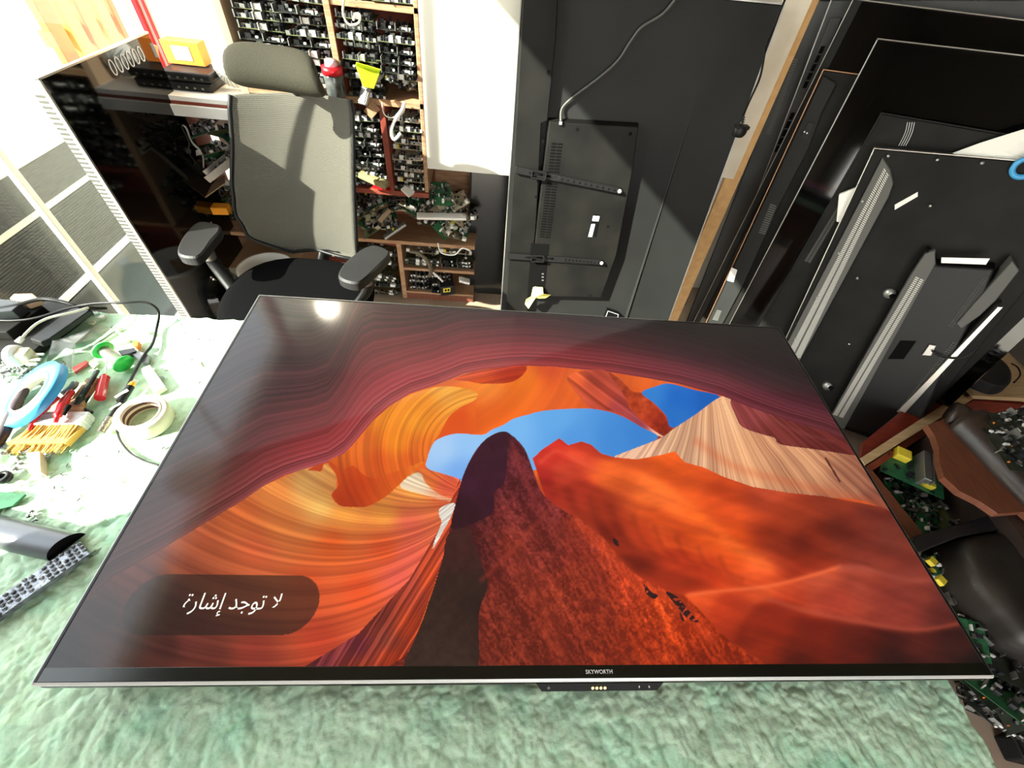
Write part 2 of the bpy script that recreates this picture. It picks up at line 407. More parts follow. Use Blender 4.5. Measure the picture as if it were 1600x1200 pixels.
tcn = n.new('ShaderNodeTexCoord'); t1 = n.new('ShaderNodeTexNoise'); t1.inputs['Scale'].default_value = 7; t1.inputs['Detail'].default_value = 8; t1.inputs['Roughness'].default_value = .65
r1 = n.new('ShaderNodeValToRGB'); e = r1.color_ramp.elements
e[0].position = .30; e[0].color = (*lin((112, 214, 172)), 1); e[1].position = .72; e[1].color = (*lin((186, 244, 210)), 1)
e2 = e.new(.52); e2.color = (*lin((198, 226, 190)), 1)
t3 = n.new('ShaderNodeTexNoise'); t3.inputs['Scale'].default_value = 55; t3.inputs['Detail'].default_value = 9; t3.inputs['Roughness'].default_value = .7
mixc = n.new('ShaderNodeMix'); mixc.data_type = 'RGBA'; mixc.inputs[0].default_value = .45
r3 = n.new('ShaderNodeValToRGB'); r3.color_ramp.elements[0].position = .35; r3.color_ramp.elements[0].color = (*lin((164, 194, 160)), 1)
r3.color_ramp.elements[1].position = .68; r3.color_ramp.elements[1].color = (*lin((226, 246, 228)), 1)
for t_ in (t1, t3): L.new(tcn.outputs['Object'], t_.inputs['Vector'])
L.new(t1.outputs['Fac'], r1.inputs[0]); L.new(t3.outputs['Fac'], r3.inputs[0])
L.new(r1.outputs[0], mixc.inputs[6]); L.new(r3.outputs[0], mixc.inputs[7]); L.new(mixc.outputs[2], b.inputs['Base Color'])
bp = n.new('ShaderNodeBump'); bp.inputs['Strength'].default_value = .35; bp.inputs['Distance'].default_value = .003
t4 = n.new('ShaderNodeTexNoise'); t4.inputs['Scale'].default_value = 180; t4.inputs['Detail'].default_value = 6
L.new(tcn.outputs['Object'], t4.inputs['Vector']); L.new(t4.outputs['Fac'], bp.inputs['Height']); L.new(bp.outputs[0], b.inputs['Normal'])
fo = bpy.data.objects.new('foam_sheet', grid_mesh('foam_sheet', X2, Y2, Z, m_foam)); COL.objects.link(fo)
tag(fo, 'lumpy mint green foam sheet covering the workbench', 'foam sheet')

# ------------------------------------------------------------------ the television lying on the bench
TVW, TVD, TZ = 1.45, 0.84, 0.86
tv = empty('television', (0, 0, FZ + .006), 'large television lying face up on green foam, showing a red canyon', 'television')
H = TZ - (FZ + .006)
MB().prism([(-.70, -.40), (.70, -.40), (.70, .40), (-.70, .40)], .016, H - .012, 0).box(-.55, .55, -.3, .2, 0, .016).build('back_housing', m_black, tv, bevel=.004)
fr = MB()
B = .005
fr.box(-TVW / 2, -TVW / 2 + B, -TVD / 2, TVD / 2, H - .014, H + .0006)
fr.box(TVW / 2 - B, TVW / 2, -TVD / 2, TVD / 2, H - .014, H + .0006)
fr.box(-TVW / 2 + B, TVW / 2 - B, TVD / 2 - B, TVD / 2, H - .014, H + .0006)
fr.build('side_frame', m_black, tv, bevel=.001)
ed = MB(); ed.box(-TVW / 2 - .0012, -TVW / 2, -TVD / 2, TVD / 2, H - .012, H + .0004).box(TVW / 2, TVW / 2 + .0012, -TVD / 2, TVD / 2, H - .012, H + .0004).box(-TVW / 2, TVW / 2, TVD / 2, TVD / 2 + .0012, H - .012, H + .0004)
ed.build('edge_trim', m_steel, tv)
ch = MB().box(-TVW / 2 + B, TVW / 2 - B, -TVD / 2 + .0018, -TVD / 2 + .0185, H - .010, H + .0008).build('bottom_bezel', m_gloss2, tv, bevel=.0005)
st = MB().prism([(-.4, 0)], 0, 0) if False else MB()
st.add([(-TVW / 2, -.4185, H + .001), (TVW / 2, -.4185, H + .001), (TVW / 2, -.4215, H - .001), (-TVW / 2, -.4215, H - .001), (-TVW / 2, -.4225, H - .004), (TVW / 2, -.4225, H - .004), (-TVW / 2, -.4185, H - .004), (TVW / 2, -.4185, H - .004)],
       [(3, 2, 1, 0), (4, 5, 2, 3), (0, 1, 7, 6), (6, 7, 5, 4), (0, 6, 4, 3), (1, 2, 5, 7)]).build('chrome_strip', m_chrome, tv)
MB().box(-TVW / 2 + .01, TVW / 2 - .01, -.4235, -.41, H - .016, H - .0045).build('lower_lip', m_gloss2, tv)
sp = MB()
for k in range(150): sp.bx((-.30 - .001 + k * .0017, -.4240, H - .010), (.0009, .001, .005))
sp.build('speaker_grille', m_ventd, tv)
mod = MB().add([(-.031, -.424, H - .005), (.166, -.424, H - .005), (.157, -.433, H - .014), (-.022, -.433, H - .014), (-.031, -.405, H - .022), (.166, -.405, H - .022)],
               [(0, 3, 2, 1), (3, 4, 5, 2), (0, 4, 3), (1, 2, 5), (0, 1, 5, 4)]).build('control_module', mat('module black', (9, 9, 9), .6, spec=.15), tv)
RM = Matrix.Translation((0, 0, 0))
nrm = Vector((0, -.009, .009)).normalized()
def modpt(x, f):  # on the sloping module face
    return Vector((x, -.424 - .009 * f, H - .005 - .009 * f)) + Vector((0, -.0006, .0006))
Rslope = Matrix.Rotation(math.radians(45), 4, 'X')
for k in range(4):
    p = modpt(.0555 + k * .0063, .55); MB().cyl((0, 0, 0), (0, 0, .0006), .0021, n=16, M=Matrix.Translation(p) @ Rslope).build('indicator_dot', mat('warm gold LED', (255, 214, 130), .4, emit=1.6), mod)  # the four lit LEDs of the control module
a = MB(); p = modpt(-.012, .5)
for k in range(20):
    t0 = -2.2 + 4.4 * k / 20 - PI / 2; t1 = -2.2 + 4.4 * (k + 1) / 20 - PI / 2
    a.cyl((.0016 * math.cos(t0), .0016 * math.sin(t0), 0), (.0016 * math.cos(t1), .0016 * math.sin(t1), 0), .00022, n=5)
a.bx((0, .0014, 0), (.0004, .0018, .0004)); q = a.build('power_icon', m_print, mod); q.matrix_local = Matrix.Translation(p) @ Rslope
for j, xx in enumerate((.128, .1435)):
    a = MB().cyl((0, -.0002, 0), (0, .0014, 0), .0007, n=8).bx((0, -.0012, 0), (.0003, .0012, .0003)).bx((0, -.0018, 0), (.0016, .0003, .0003)).tube([(-.0012, .0002, 0), (0, -.0009, 0), (.0012, .0002, 0)], .00016, n=5)
    if j: a.bx((0, 0, .0003), (.0004, .0048, .0003), rz=.7)
    q = a.build('microphone_icon', m_print, mod); q.matrix_local = Matrix.Translation(modpt(xx, .45)) @ Rslope
for xx in (.032, .086): MB().bx(modpt(xx + .0, .5), (.0007, .0007, .0007)).build('pinhole', m_hole, mod)
text_mesh('brand_lettering', 'SKYWORTH', .0074, m_print, ch, Matrix.Translation((.0657, -.4105, H + .0012)), space=1.05, bold=.0001)
# ------------------------------------------------------------------ the canyon picture on the screen
SM = Matrix.Translation((0, 0, TZ))
sx0, sx1, sy0, sy1 = -TVW / 2 + B, TVW / 2 - B, -TVD / 2 + .0185, TVD / 2 - B
NX, NY = 1180, 690
gx = np.linspace(sx0, sx1, NX); gy = np.linspace(sy0, sy1, NY)
GX, GY = np.meshgrid(gx, gy)
# picture coordinates: the picture was drawn over a fixed 1600x1200 layout sheet (a homography of the screen)
Pw = np.stack([GX - CAM_C[0], GY - CAM_C[1], np.full_like(GX, TZ - CAM_C[2])], -1) @ CAM_R
PX = 800 + CAM_F * Pw[..., 0] / -Pw[..., 2]; PY = 600 - CAM_F * Pw[..., 1] / -Pw[..., 2]
def A2(p): return [(350 + x / 3.2, 540 + y / 3.2) for x, y in p]
def A3(p): return [(800 + x / 2.667, 540 + y / 2.667) for x, y in p]
def inside(poly, smooth=True):
    p = [Vector((a, b_)) for a, b_ in poly]
    if smooth: p = crom(p, 4, True)
    p = np.array([(q.x, q.y) for q in p]); x0, y0 = p.min(0); x1, y1 = p.max(0)
    ok = (PX >= x0) & (PX <= x1) & (PY >= y0) & (PY <= y1)
    xs = PX[ok]; ys = PY[ok]; c = np.zeros(len(xs), bool); n = len(p); j = n - 1
    for i in range(n):
        xi, yi = p[i]; xj, yj = p[j]
        if yi != yj:
            k = ((yi > ys) != (yj > ys)) & (xs < (xj - xi) * (ys - yi) / (yj - yi) + xi)
            c ^= k
        j = i
    m = np.zeros(PX.shape, bool); m[ok] = c
    return m
def l8(c): 
    c = np.asarray(c, float) / 255
    return np.where(c <= .04045, c / 12.92, ((c + .055) / 1.055) ** 2.4)
IMG = np.zeros((NY, NX, 3))  # colours hold the screen's viewing-angle dimming towards the right
def paint(mask, samples, tex=None, amp=.25, power=2.6, mul=1.0):
    xs = PX[mask]; ys = PY[mask]; num = np.zeros((len(xs), 3)); den = np.zeros(len(xs))
    for (x, y, c) in samples:
        w_ = 1 / (((xs - x) ** 2 + (ys - y) ** 2 + 60) ** (power / 2)); num += w_[:, None] * np.array(c, float); den += w_
    c = num / den[:, None]
    if tex is not None: c = c * (1 + amp * (tex[mask][:, None] - .5) * 2 * np.array([.75, 1.0, 1.0]))
    IMG[mask] = np.clip(c, 0, 255) * mul
def blur(m, k):
    m = m.astype(float)
    for _ in range(3):
        for ax_ in (0, 1):
            c = np.cumsum(np.pad(m, [(k + 1, k) if i == ax_ else (0, 0) for i in (0, 1)], mode='edge'), ax_)
            m = (np.take(c, range(2 * k + 1, c.shape[ax_]), ax_) - np.take(c, range(0, c.shape[ax_] - 2 * k - 1), ax_)) / (2 * k + 1)
    return m
def soft(poly, samples, tex, amp, k, lim, power=3.0):
    m = inside(poly); wgt = (blur(m, k) * lim)[..., None]; old = IMG.copy(); paint(wgt[..., 0] > .002, samples, tex, amp, power); IMG[:] = old * (1 - wgt) + IMG * wgt
def stroke(pts, wd, c, k=.8):
    best = np.full(PX.shape, 1e9); P = [Vector((a, b_)) for a, b_ in pts]; P = crom(P, 5)
    for p, q in zip(P[:-1], P[1:]):
        dx_, dy_ = q.x - p.x, q.y - p.y; L2 = dx_ * dx_ + dy_ * dy_ + 1e-9
        t_ = np.clip(((PX - p.x) * dx_ + (PY - p.y) * dy_) / L2, 0, 1); best = np.minimum(best, np.hypot(PX - p.x - t_ * dx_, PY - p.y - t_ * dy_))
    a_ = (k * np.exp(-(best / wd) ** 2))[..., None]; IMG[:] = IMG * (1 - a_) + np.array(c, float) * a_
def n1(s, f, seed=0, o=4): return fbm(s * f, s * 0 + .37 * seed, o, seed)
bd = [(-50, 1060), (60, 1010)] + A2([(-560, 1160), (-300, 1010), (0, 830), (100, 770), (200, 700), (300, 650), (380, 622), (440, 605), (520, 583), (600, 540), (640, 500), (690, 440), (750, 370), (830, 300), (930, 240), (1050, 200), (1130, 170), (1200, 140), (1300, 120), (1420, 105)]) + A3([(60, 84), (180, 88), (300, 100), (420, 112), (560, 135), (700, 160), (870, 207), (1000, 260), (1150, 312), (1300, 355), (1400, 395), (1500, 440), (1800, 560)])
bx_ = np.array([p[0] for p in bd]); by_ = np.array([p[1] for p in bd])
YB = np.interp(PX, bx_, by_); slope = np.gradient(by_, bx_); SL = np.interp(PX, bx_, slope)
arch = np.ones_like(PX, bool)
sa = (YB - PY) / np.sqrt(1 + SL * SL) * (1 + .0006 * (PX - 700)) + 10 * fbm(PX / 420, PY / 420, 1, 3)
ta = .6 * n1(sa, .5, 1) + .4 * n1(sa, .11, 2)
ta = np.clip((ta - .47) * 2.2 + .5, 0, 1)
prof = [(150, [(0, (60, 34, 28)), (60, (46, 28, 24)), (160, (36, 26, 24)), (300, (30, 28, 30))]),
        (330, [(0, (110, 54, 48)), (40, (78, 38, 34)), (120, (56, 32, 30)), (260, (40, 34, 34))]),
        (480, [(0, (150, 66, 72)), (28, (122, 42, 44)), (90, (88, 30, 32)), (170, (56, 28, 28)), (260, (40, 30, 28))]),
        (620, [(0, (158, 66, 66)), (26, (136, 48, 50)), (70, (104, 34, 36)), (120, (66, 24, 26)), (200, (40, 22, 22))]),
        (760, [(0, (152, 54, 54)), (20, (128, 40, 44)), (50, (92, 28, 32)), (90, (48, 18, 22)), (160, (28, 16, 18))]),
        (920, [(0, (140, 46, 50)), (20, (104, 32, 38)), (45, (66, 20, 27)), (80, (30, 14, 18)), (140, (20, 13, 16))]),
        (1080, [(0, (112, 44, 54)), (25, (84, 32, 42)), (50, (44, 18, 26)), (90, (22, 12, 17)), (140, (16, 11, 15))]),
        (1300, [(0, (92, 40, 44)), (25, (74, 32, 38)), (60, (40, 20, 26)), (110, (20, 13, 17)), (160, (15, 11, 14))])]
dd_ = np.clip((YB - PY) / np.sqrt(1 + SL * SL), 0, 400); cols = []
for (xx_, st_) in prof:
    ds = [q[0] for q in st_]; cols.append(np.stack([np.interp(dd_, ds, [q[1][i] for q in st_]) for i in range(3)], -1))
xs_ = [q[0] for q in prof]; fi = np.interp(PX, xs_, range(len(xs_))); i0 = np.clip(fi.astype(int), 0, len(xs_) - 2); ft = (fi - i0)[..., None]; cols = np.stack(cols)
ii, jj = np.indices(PX.shape)
IMG[:] = cols[i0, ii, jj] * (1 - ft) + cols[i0 + 1, ii, jj] * ft
IMG *= (1 + .48 * (ta[..., None] - .5) * 2 * np.array([.8, 1, 1]))
inner = PY > YB
back = inner.copy()
rO = np.hypot(PX - 700, (PY - 540) * 1.3)
paint(back, [(760, 600, (236, 128, 40)), (820, 590, (240, 118, 30)), (720, 650, (222, 84, 26)), (780, 650, (235, 100, 26)), (900, 600, (238, 104, 36)), (960, 640, (200, 74, 48)), (1010, 660, (150, 52, 54)), (880, 640, (236, 100, 40)), (1000, 590, (226, 96, 30)), (860, 575, (200, 70, 30)), (1030, 598, (222, 96, 34))],
      n1(rO + .3 * PX, .05, 5), .16)
bowl = inside([(-60, 1100), (-40, 1040), (50, 990), (130, 920)] + A2([(-300, 1010), (0, 830), (200, 700), (380, 622), (520, 590), (570, 640), (560, 700), (600, 800), (700, 800), (900, 640), (1010, 610), (1100, 640), (1200, 670), (1180, 760), (1150, 860), (1080, 1010)]) + [(660, 900), (640, 1060)], False) & inner
dx = PX - 745; dy = PY - 775; ang = np.arctan2(dy, -dx); rad = np.hypot(dx, dy * 1.1)
sb = ang * 120 + .22 * rad + 6 * fbm(PX / 260, PY / 260, 1, 8)
tb = np.clip((.5 * n1(sb, .36, 11) + .5 * n1(sb, .04, 12) - .5) * 2.3 + .5, 0, 1)
paint(bowl, [(230, 900, (84, 42, 32)), (160, 960, (46, 30, 27)), (200, 1000, (54, 32, 27)), (100, 1030, (34, 25, 25)), (90, 1000, (34, 25, 25)), (260, 950, (84, 42, 32)), (260, 1010, (66, 32, 26)), (330, 1020, (92, 40, 30)), (290, 880, (140, 66, 42)), (310, 840, (176, 82, 46)), (380, 800, (216, 106, 50)), (430, 770, (226, 130, 60)), (480, 755, (232, 178, 96)), (500, 790, (232, 176, 92)), (440, 820, (220, 122, 56)),
      (400, 860, (206, 92, 52)), (540, 800, (236, 150, 62)), (520, 850, (222, 92, 34)), (600, 800, (234, 150, 60)), (650, 760, (238, 160, 70)), (640, 820, (222, 96, 70)), (600, 860, (222, 84, 36)), (670, 740, (230, 110, 50)), (700, 760, (225, 90, 60)),
      (560, 920, (216, 76, 34)), (480, 920, (206, 76, 36)), (620, 900, (216, 86, 70)), (500, 1000, (176, 58, 34)), (400, 1020, (130, 46, 34)), (300, 1000, (96, 42, 34)), (360, 930, (150, 66, 40)), (640, 870, (220, 90, 70))], tb, .30)
crm = inside(A2([(880, 705), (940, 645), (985, 640), (1010, 690), (1080, 745), (1165, 775), (1100, 775), (1000, 745)]))
paint(crm, [(650, 745, (238, 214, 178)), (700, 780, (226, 150, 110))], tb, .3)
swirl = inside(A2([(520, 580), (600, 540), (650, 495), (700, 430), (760, 365), (850, 290), (960, 235), (1080, 205), (1200, 212), (1268, 240), (1250, 275), (1180, 310), (1130, 350), (1108, 385), (1080, 440), (1050, 480), (1022, 540), (1010, 575), (930, 630), (870, 700), (800, 760), (720, 800), (650, 808), (580, 800), (545, 765), (540, 740), (572, 700), (556, 640)]))
sr = np.hypot((PX - 770) * .8, PY - 705) + 3 * fbm(PX / 120, PY / 120, 1, 4)
ts = np.clip((.6 * n1(sr, .42, 21) + .4 * n1(sr, .12, 22) - .5) * 2.2 + .5, 0, 1)
paint(swirl, [(700, 605, (244, 168, 66)), (640, 620, (238, 140, 44)), (600, 650, (240, 140, 36)), (570, 690, (220, 104, 34)), (620, 690, (238, 134, 30)), (650, 660, (244, 150, 40)), (590, 720, (214, 84, 26)), (640, 720, (222, 92, 30)), (660, 700, (232, 110, 34)), (725, 615, (244, 160, 56)), (600, 770, (200, 74, 20)), (540, 770, (190, 64, 16))], ts, .22)
lobe = inside(A2([(520, 580), (556, 598), (592, 622), (645, 600), (690, 640), (745, 665), (800, 650), (900, 615), (1000, 580), (930, 640), (870, 700), (800, 760), (720, 802), (650, 808), (580, 800), (545, 765), (540, 740), (570, 700), (556, 640)]))
paint(lobe, [(530, 728, (200, 72, 20)), (560, 760, (186, 58, 12)), (540, 785, (176, 52, 12)), (600, 740, (214, 84, 26)), (620, 770, (214, 88, 22)), (660, 728, (236, 120, 34)), (580, 735, (196, 64, 16))], ts, .12)
cap = inside(A2([(420, 622), (460, 600), (495, 590), (485, 628), (450, 625)])); paint(cap, [(490, 730, (190, 66, 26))])
streak = inside(A2([(1150, 168), (1230, 135), (1320, 114), (1420, 104), (1512, 104), (1490, 150), (1425, 185), (1290, 190), (1220, 178)]))
paint(streak, [(740, 585, (206, 70, 22)), (800, 576, (176, 46, 18))], n1(PY + .2 * PX, .3, 31), .4)
slab = inside(A2([(1108, 385), (1140, 345), (1240, 300), (1256, 290), (1262, 400), (1255, 432), (1180, 440), (1080, 460)])); paint(slab, [(720, 650, (222, 80, 24)), (740, 640, (232, 100, 30))])
pinkw = inside(A3([(330, 100), (400, 112), (470, 200), (560, 310), (684, 392), (600, 372), (500, 312), (420, 272), (330, 262), (270, 200), (230, 130)]))
sw = PX * .75 - PY + 4 * fbm(PX / 50, PY / 50, 2, 6)
paint(pinkw, [(900, 590, (224, 92, 46)), (940, 630, (196, 76, 50)), (960, 640, (160, 60, 58)), (1000, 660, (146, 56, 66)), (1030, 680, (220, 160, 130)), (930, 590, (160, 56, 40)), (905, 630, (220, 92, 60))], n1(-sw, .16, 41), .4)
sky = inside(A2([(1015, 612), (1018, 560), (1040, 500), (1070, 468), (1160, 440), (1290, 446), (1340, 420), (1400, 395), (1450, 365), (1540, 340)]) + A3([(30, 300), (130, 272), (300, 262), (400, 275), (470, 300), (540, 340), (608, 378), (560, 412), (430, 470), (90, 520)]) + A2([(1190, 760), (1185, 676), (1100, 642)]))
paint(sky, [(690, 700, (168, 206, 244)), (720, 740, (120, 172, 236)), (740, 690, (150, 198, 244)), (800, 665, (120, 184, 240)), (870, 650, (100, 170, 232)), (900, 690, (84, 152, 222)), (960, 690, (66, 138, 212)), (1000, 680, (60, 130, 206))])
shard = inside(A3([(400, 112), (450, 140), (500, 190), (545, 200), (600, 250), (642, 300), (668, 350), (685, 391), (640, 382), (560, 330), (490, 260), (462, 200)]))
paint(shard, [(970, 600, (168, 62, 34)), (1000, 630, (196, 72, 34)), (1030, 660, (170, 50, 26)), (1050, 680, (130, 40, 26))], fbm(PX / 8, PY / 8, 3, 50), .35)
sky2 = inside(A3([(540, 196), (600, 170), (655, 158), (760, 185), (868, 214), (800, 282), (670, 342), (642, 292), (592, 240)]))
paint(sky2, [(1020, 615, (52, 128, 206)), (1060, 620, (30, 104, 196)), (1060, 655, (40, 112, 196)), (1110, 625, (24, 92, 180))])
cream = inside(A3([(420, 468), (520, 425), (620, 385), (676, 345), (760, 290), (868, 214), (915, 226), (1000, 260), (1150, 300), (1370, 370), (1560, 450), (1640, 700), (1460, 645), (1300, 632), (1150, 615), (1000, 590), (880, 548), (800, 510), (720, 488), (690, 458), (620, 456), (520, 474)])) & inner
ac = np.arctan2(PX - 1105, PY - 560) * 200 + 5 * fbm(PX / 40, PY / 40, 2, 7)
tcr = np.clip((.5 * n1(ac, .5, 61) + .5 * n1(ac, .2, 62) - .5) * 2.2 + .66, 0, 1)
paint(cream, [(1130, 640, (218, 160, 118)), (1060, 690, (208, 158, 122)), (1180, 700, (212, 150, 108)), (1250, 730, (196, 136, 98)), (1330, 760, (158, 100, 74)), (1000, 705, (222, 170, 140)), (1360, 790, (130, 72, 56))], tcr, .27)
dkp = inside(A3([(912, 224), (1000, 258), (1150, 300), (1370, 370), (1520, 430), (1520, 468), (1260, 432), (1120, 412), (1095, 385), (1050, 372), (965, 342), (935, 300)])) & inner
paint(dkp, [(1160, 650, (140, 62, 60)), (1220, 680, (110, 44, 40)), (1300, 695, (96, 36, 32))], tcr, .3)
dune = inside([(832, 716)] + A3([(130, 430), (197, 386), (235, 415), (290, 399), (330, 413), (372, 450), (430, 466), (520, 474), (620, 456), (680, 440), (700, 466), (720, 486), (800, 508), (880, 546), (1000, 588), (1150, 613), (1300, 628), (1540, 672), (1700, 760), (1900, 950), (2200, 1400)]) + [(1600, 1100), (1000, 1100), (900, 900), (860, 800)], False) & inner
sdn = PY * 1.0 - PX * .35 + 25 * fbm(PX / 120, PY / 120, 3, 9)
td = np.clip((.5 * n1(sdn, .05, 71) + .5 * fbm(PX / 60 + PY / 200, PY / 26, 4, 72) - .5) * 2.4 + .5, 0, 1)
paint(dune, [(845, 712, (214, 52, 38)), (875, 700, (206, 48, 34)), (850, 750, (196, 44, 36)), (905, 700, (216, 62, 38)), (880, 740, (206, 66, 40)), (900, 770, (166, 46, 26)), (930, 800, (150, 44, 22)), (980, 740, (232, 90, 34)), (1040, 720, (238, 92, 28)), (1000, 770, (226, 92, 36)), (1060, 770, (232, 88, 30)), (950, 840, (128, 32, 16)), (1000, 850, (186, 58, 22)), (1040, 820, (216, 78, 26)), (1090, 830, (238, 88, 24)), (1130, 790, (214, 74, 26)), (1150, 850, (236, 84, 22)),
      (1190, 880, (240, 92, 40)), (1060, 880, (178, 48, 18)), (1100, 905, (190, 54, 20)), (1200, 830, (190, 62, 26)), (1270, 840, (150, 44, 20)), (1260, 880, (160, 44, 18)), (1200, 770, (178, 64, 36)), (1300, 790, (140, 50, 30)), (1400, 830, (116, 48, 36)), (1370, 790, (120, 46, 34)), (1350, 880, (132, 50, 36)), (1430, 920, (122, 48, 38)), (1020, 900, (150, 40, 16)),
      (1110, 935, (222, 70, 26)), (1200, 925, (224, 76, 32)), (1270, 905, (214, 74, 42)), (1340, 925, (186, 72, 52)), (1420, 950, (132, 50, 36)), (1150, 970, (186, 50, 18)), (1240, 970, (158, 44, 22)), (1330, 975, (120, 34, 22)), (1460, 985, (104, 42, 32)), (1200, 1020, (140, 38, 14)), (1320, 1030, (90, 26, 18)), (1450, 1030, (52, 22, 18)), (1540, 1045, (30, 18, 16)), (1500, 980, (80, 34, 28)), (1140, 1040, (160, 46, 18))], td, .2, 3.4)
soft([(842, 750), (880, 765), (915, 798), (960, 832), (1010, 858), (1060, 884), (1110, 905), (1072, 932), (1040, 925), (990, 900), (935, 845), (890, 800), (855, 780)],
     [(870, 770, (168, 44, 26)), (920, 815, (120, 34, 18)), (980, 860, (124, 34, 16)), (1060, 905, (160, 46, 20)), (900, 780, (130, 36, 22))], td, .3, 9, .95)
soft([(1190, 790), (1250, 790), (1330, 800), (1345, 850), (1310, 885), (1262, 896), (1222, 890), (1190, 850)],
     [(1210, 830, (140, 44, 20)), (1260, 850, (112, 34, 18)), (1320, 840, (104, 36, 24)), (1250, 800, (150, 54, 28)), (1240, 890, (160, 50, 26))], td, .25, 16, .8)
soft([(885, 704), (930, 712), (1000, 735), (1060, 770), (1110, 812), (1160, 852), (1215, 892), (1160, 872), (1100, 838), (1050, 805), (1000, 782), (950, 765), (915, 745)],
     [(900, 712, (226, 74, 44)), (960, 745, (246, 104, 40)), (1020, 770, (250, 112, 44)), (1100, 830, (252, 104, 34)), (1190, 880, (255, 112, 44))], td, .22, 5, .9)
soft([(1072, 932), (1130, 922), (1200, 915), (1262, 900), (1312, 884), (1350, 884), (1420, 905), (1600, 900), (1700, 1100), (1150, 1100), (1120, 985)],
     [(1100, 932, (232, 84, 34)), (1200, 922, (234, 90, 42)), (1290, 897, (212, 88, 54)), (1340, 900, (176, 72, 52)), (1420, 925, (136, 54, 42)), (1500, 930, (96, 42, 36)), (1130, 955, (206, 62, 26)), (1220, 945, (196, 62, 32)), (1300, 940, (176, 62, 42)), (1400, 955, (140, 52, 40)), (1180, 990, (160, 44, 18)), (1160, 1030, (158, 46, 18)), (1480, 965, (92, 36, 30))], td, .2, 2, 1.0)
soft([(1195, 938), (1260, 958), (1340, 975), (1430, 988), (1500, 978), (1640, 960), (1640, 1100), (1150, 1100), (1150, 1000)],
     [(1210, 955, (164, 46, 22)), (1190, 1000, (146, 40, 16)), (1270, 990, (124, 32, 16)), (1340, 1000, (92, 26, 16)), (1430, 1005, (78, 28, 22)), (1500, 1000, (56, 24, 20)), (1250, 1040, (96, 26, 12)), (1400, 1040, (50, 20, 16)), (1530, 1040, (28, 18, 16)), (1170, 1045, (140, 42, 16))], td, .2, 3, 1.0)
stroke([(1200, 936), (1260, 955), (1340, 971), (1430, 984), (1500, 974)], 4, (178, 78, 56), .5)
stroke([(1075, 930), (1130, 923), (1200, 916), (1262, 901), (1312, 886)], 3.5, (246, 112, 62), .6)
stroke([(1312, 886), (1360, 890), (1420, 906), (1480, 905)], 5, (164, 76, 60), .5)
stroke([(1040, 850), (1090, 860), (1140, 866)], 5, (240, 92, 30), .5)
stroke([(1030, 812), (1070, 820), (1120, 838)], 4, (200, 66, 24), .5)
stroke([(1000, 800), (1050, 806), (1090, 818)], 4, (232, 88, 30), .5)
stroke([(1090, 690), (1150, 730), (1250, 758), (1380, 790)], 8, (210, 88, 44), .3)
stroke([(845, 722), (868, 705), (890, 712), (930, 735)], 4, (232, 92, 60), .4)
stroke([(1180, 640), (1235, 670), (1300, 690)], 3, (140, 70, 66), .3)
for k_ in range(16):
    x_ = 870 + k_ * 17; stroke([(x_, 752 + k_ * 8), (x_ + 12, 790 + k_ * 7), (x_ + 34, 830 + k_ * 5)], 5, (110, 30, 16) if k_ % 2 else (190, 58, 26), .22)
strip = inside([(720, 745), (712, 800), (700, 840), (690, 880), (655, 980), (632, 1060), (450, 1060), (470, 1045), (560, 990), (640, 905), (690, 820)], False) & inner
sst = PX * .9 + PY * .55 + 3 * fbm(PX / 30, PY / 30, 2, 15)
tst = np.clip((n1(sst, .3, 81) - .5) * 2.6 + .5, 0, 1)
paint(strip, [(705, 800, (206, 76, 40)), (670, 900, (206, 74, 36)), (640, 980, (196, 70, 32)), (610, 1030, (196, 66, 28)), (590, 960, (126, 50, 40)), (560, 1010, (120, 44, 56)), (500, 1040, (110, 40, 46)), (570, 1040, (150, 56, 34)), (640, 900, (170, 66, 50)), (600, 1000, (140, 60, 46))], tst, .36)
wh = inside(A2([(1082, 812), (1155, 788), (1128, 870), (1092, 935), (1044, 1018), (1060, 955), (1088, 885), (1076, 850)])); paint(wh, [(690, 810, (228, 220, 206))], n1(PX * .8 + PY, .5, 83), .35)
tower = inside([(628, 1070), (650, 1005), (688, 885), (702, 830), (714, 780), (724, 742), (742, 706), (762, 684), (786, 674), (802, 682), (820, 702), (834, 738), (848, 772), (878, 796), (912, 815), (944, 842), (990, 895), (1042, 922), (1074, 935), (1120, 985), (1180, 1070)])
ux = PX * .86 - PY * .50; uy = PX * .50 + PY * .86
tt = np.clip((.40 * fbm(ux / 4.5, uy / 13, 3, 91) + .25 * n1(ux, .07, 92) + .35 * fbm(PX / 3.2, PY / 3.2, 2, 93) - .5) * 3.0 + .5, 0, 1)
paint(tower, [(785, 690, (58, 22, 36)), (760, 740, (70, 24, 40)), (735, 790, (50, 16, 26)), (805, 720, (110, 40, 46)), (820, 760, (104, 36, 40)), (790, 800, (126, 46, 42)), (850, 800, (124, 44, 44)), (740, 860, (96, 34, 32)), (800, 850, (140, 50, 36)), (860, 850, (128, 46, 36)), (900, 840, (176, 60, 40)), (940, 870, (180, 60, 34)), (900, 920, (150, 52, 30)), (850, 950, (142, 50, 30)), (800, 950, (130, 46, 30)), (980, 920, (206, 68, 32)), (1040, 950, (222, 76, 26)), (1080, 980, (206, 64, 18)), (1000, 1000, (176, 54, 20)), (900, 1010, (128, 42, 24)), (800, 1020, (130, 46, 28)), (1100, 1030, (170, 50, 16)), (760, 1030, (116, 40, 26))], tt, .42)
dk1 = inside([(724, 744), (744, 706), (764, 686), (790, 678), (792, 720), (788, 754), (772, 770), (770, 800), (738, 818), (706, 826), (712, 786)]); paint(dk1, [(770, 700, (60, 22, 38)), (740, 760, (62, 20, 40)), (725, 800, (46, 14, 24))], fbm(PX / 14, PY / 14, 3, 95), .2)
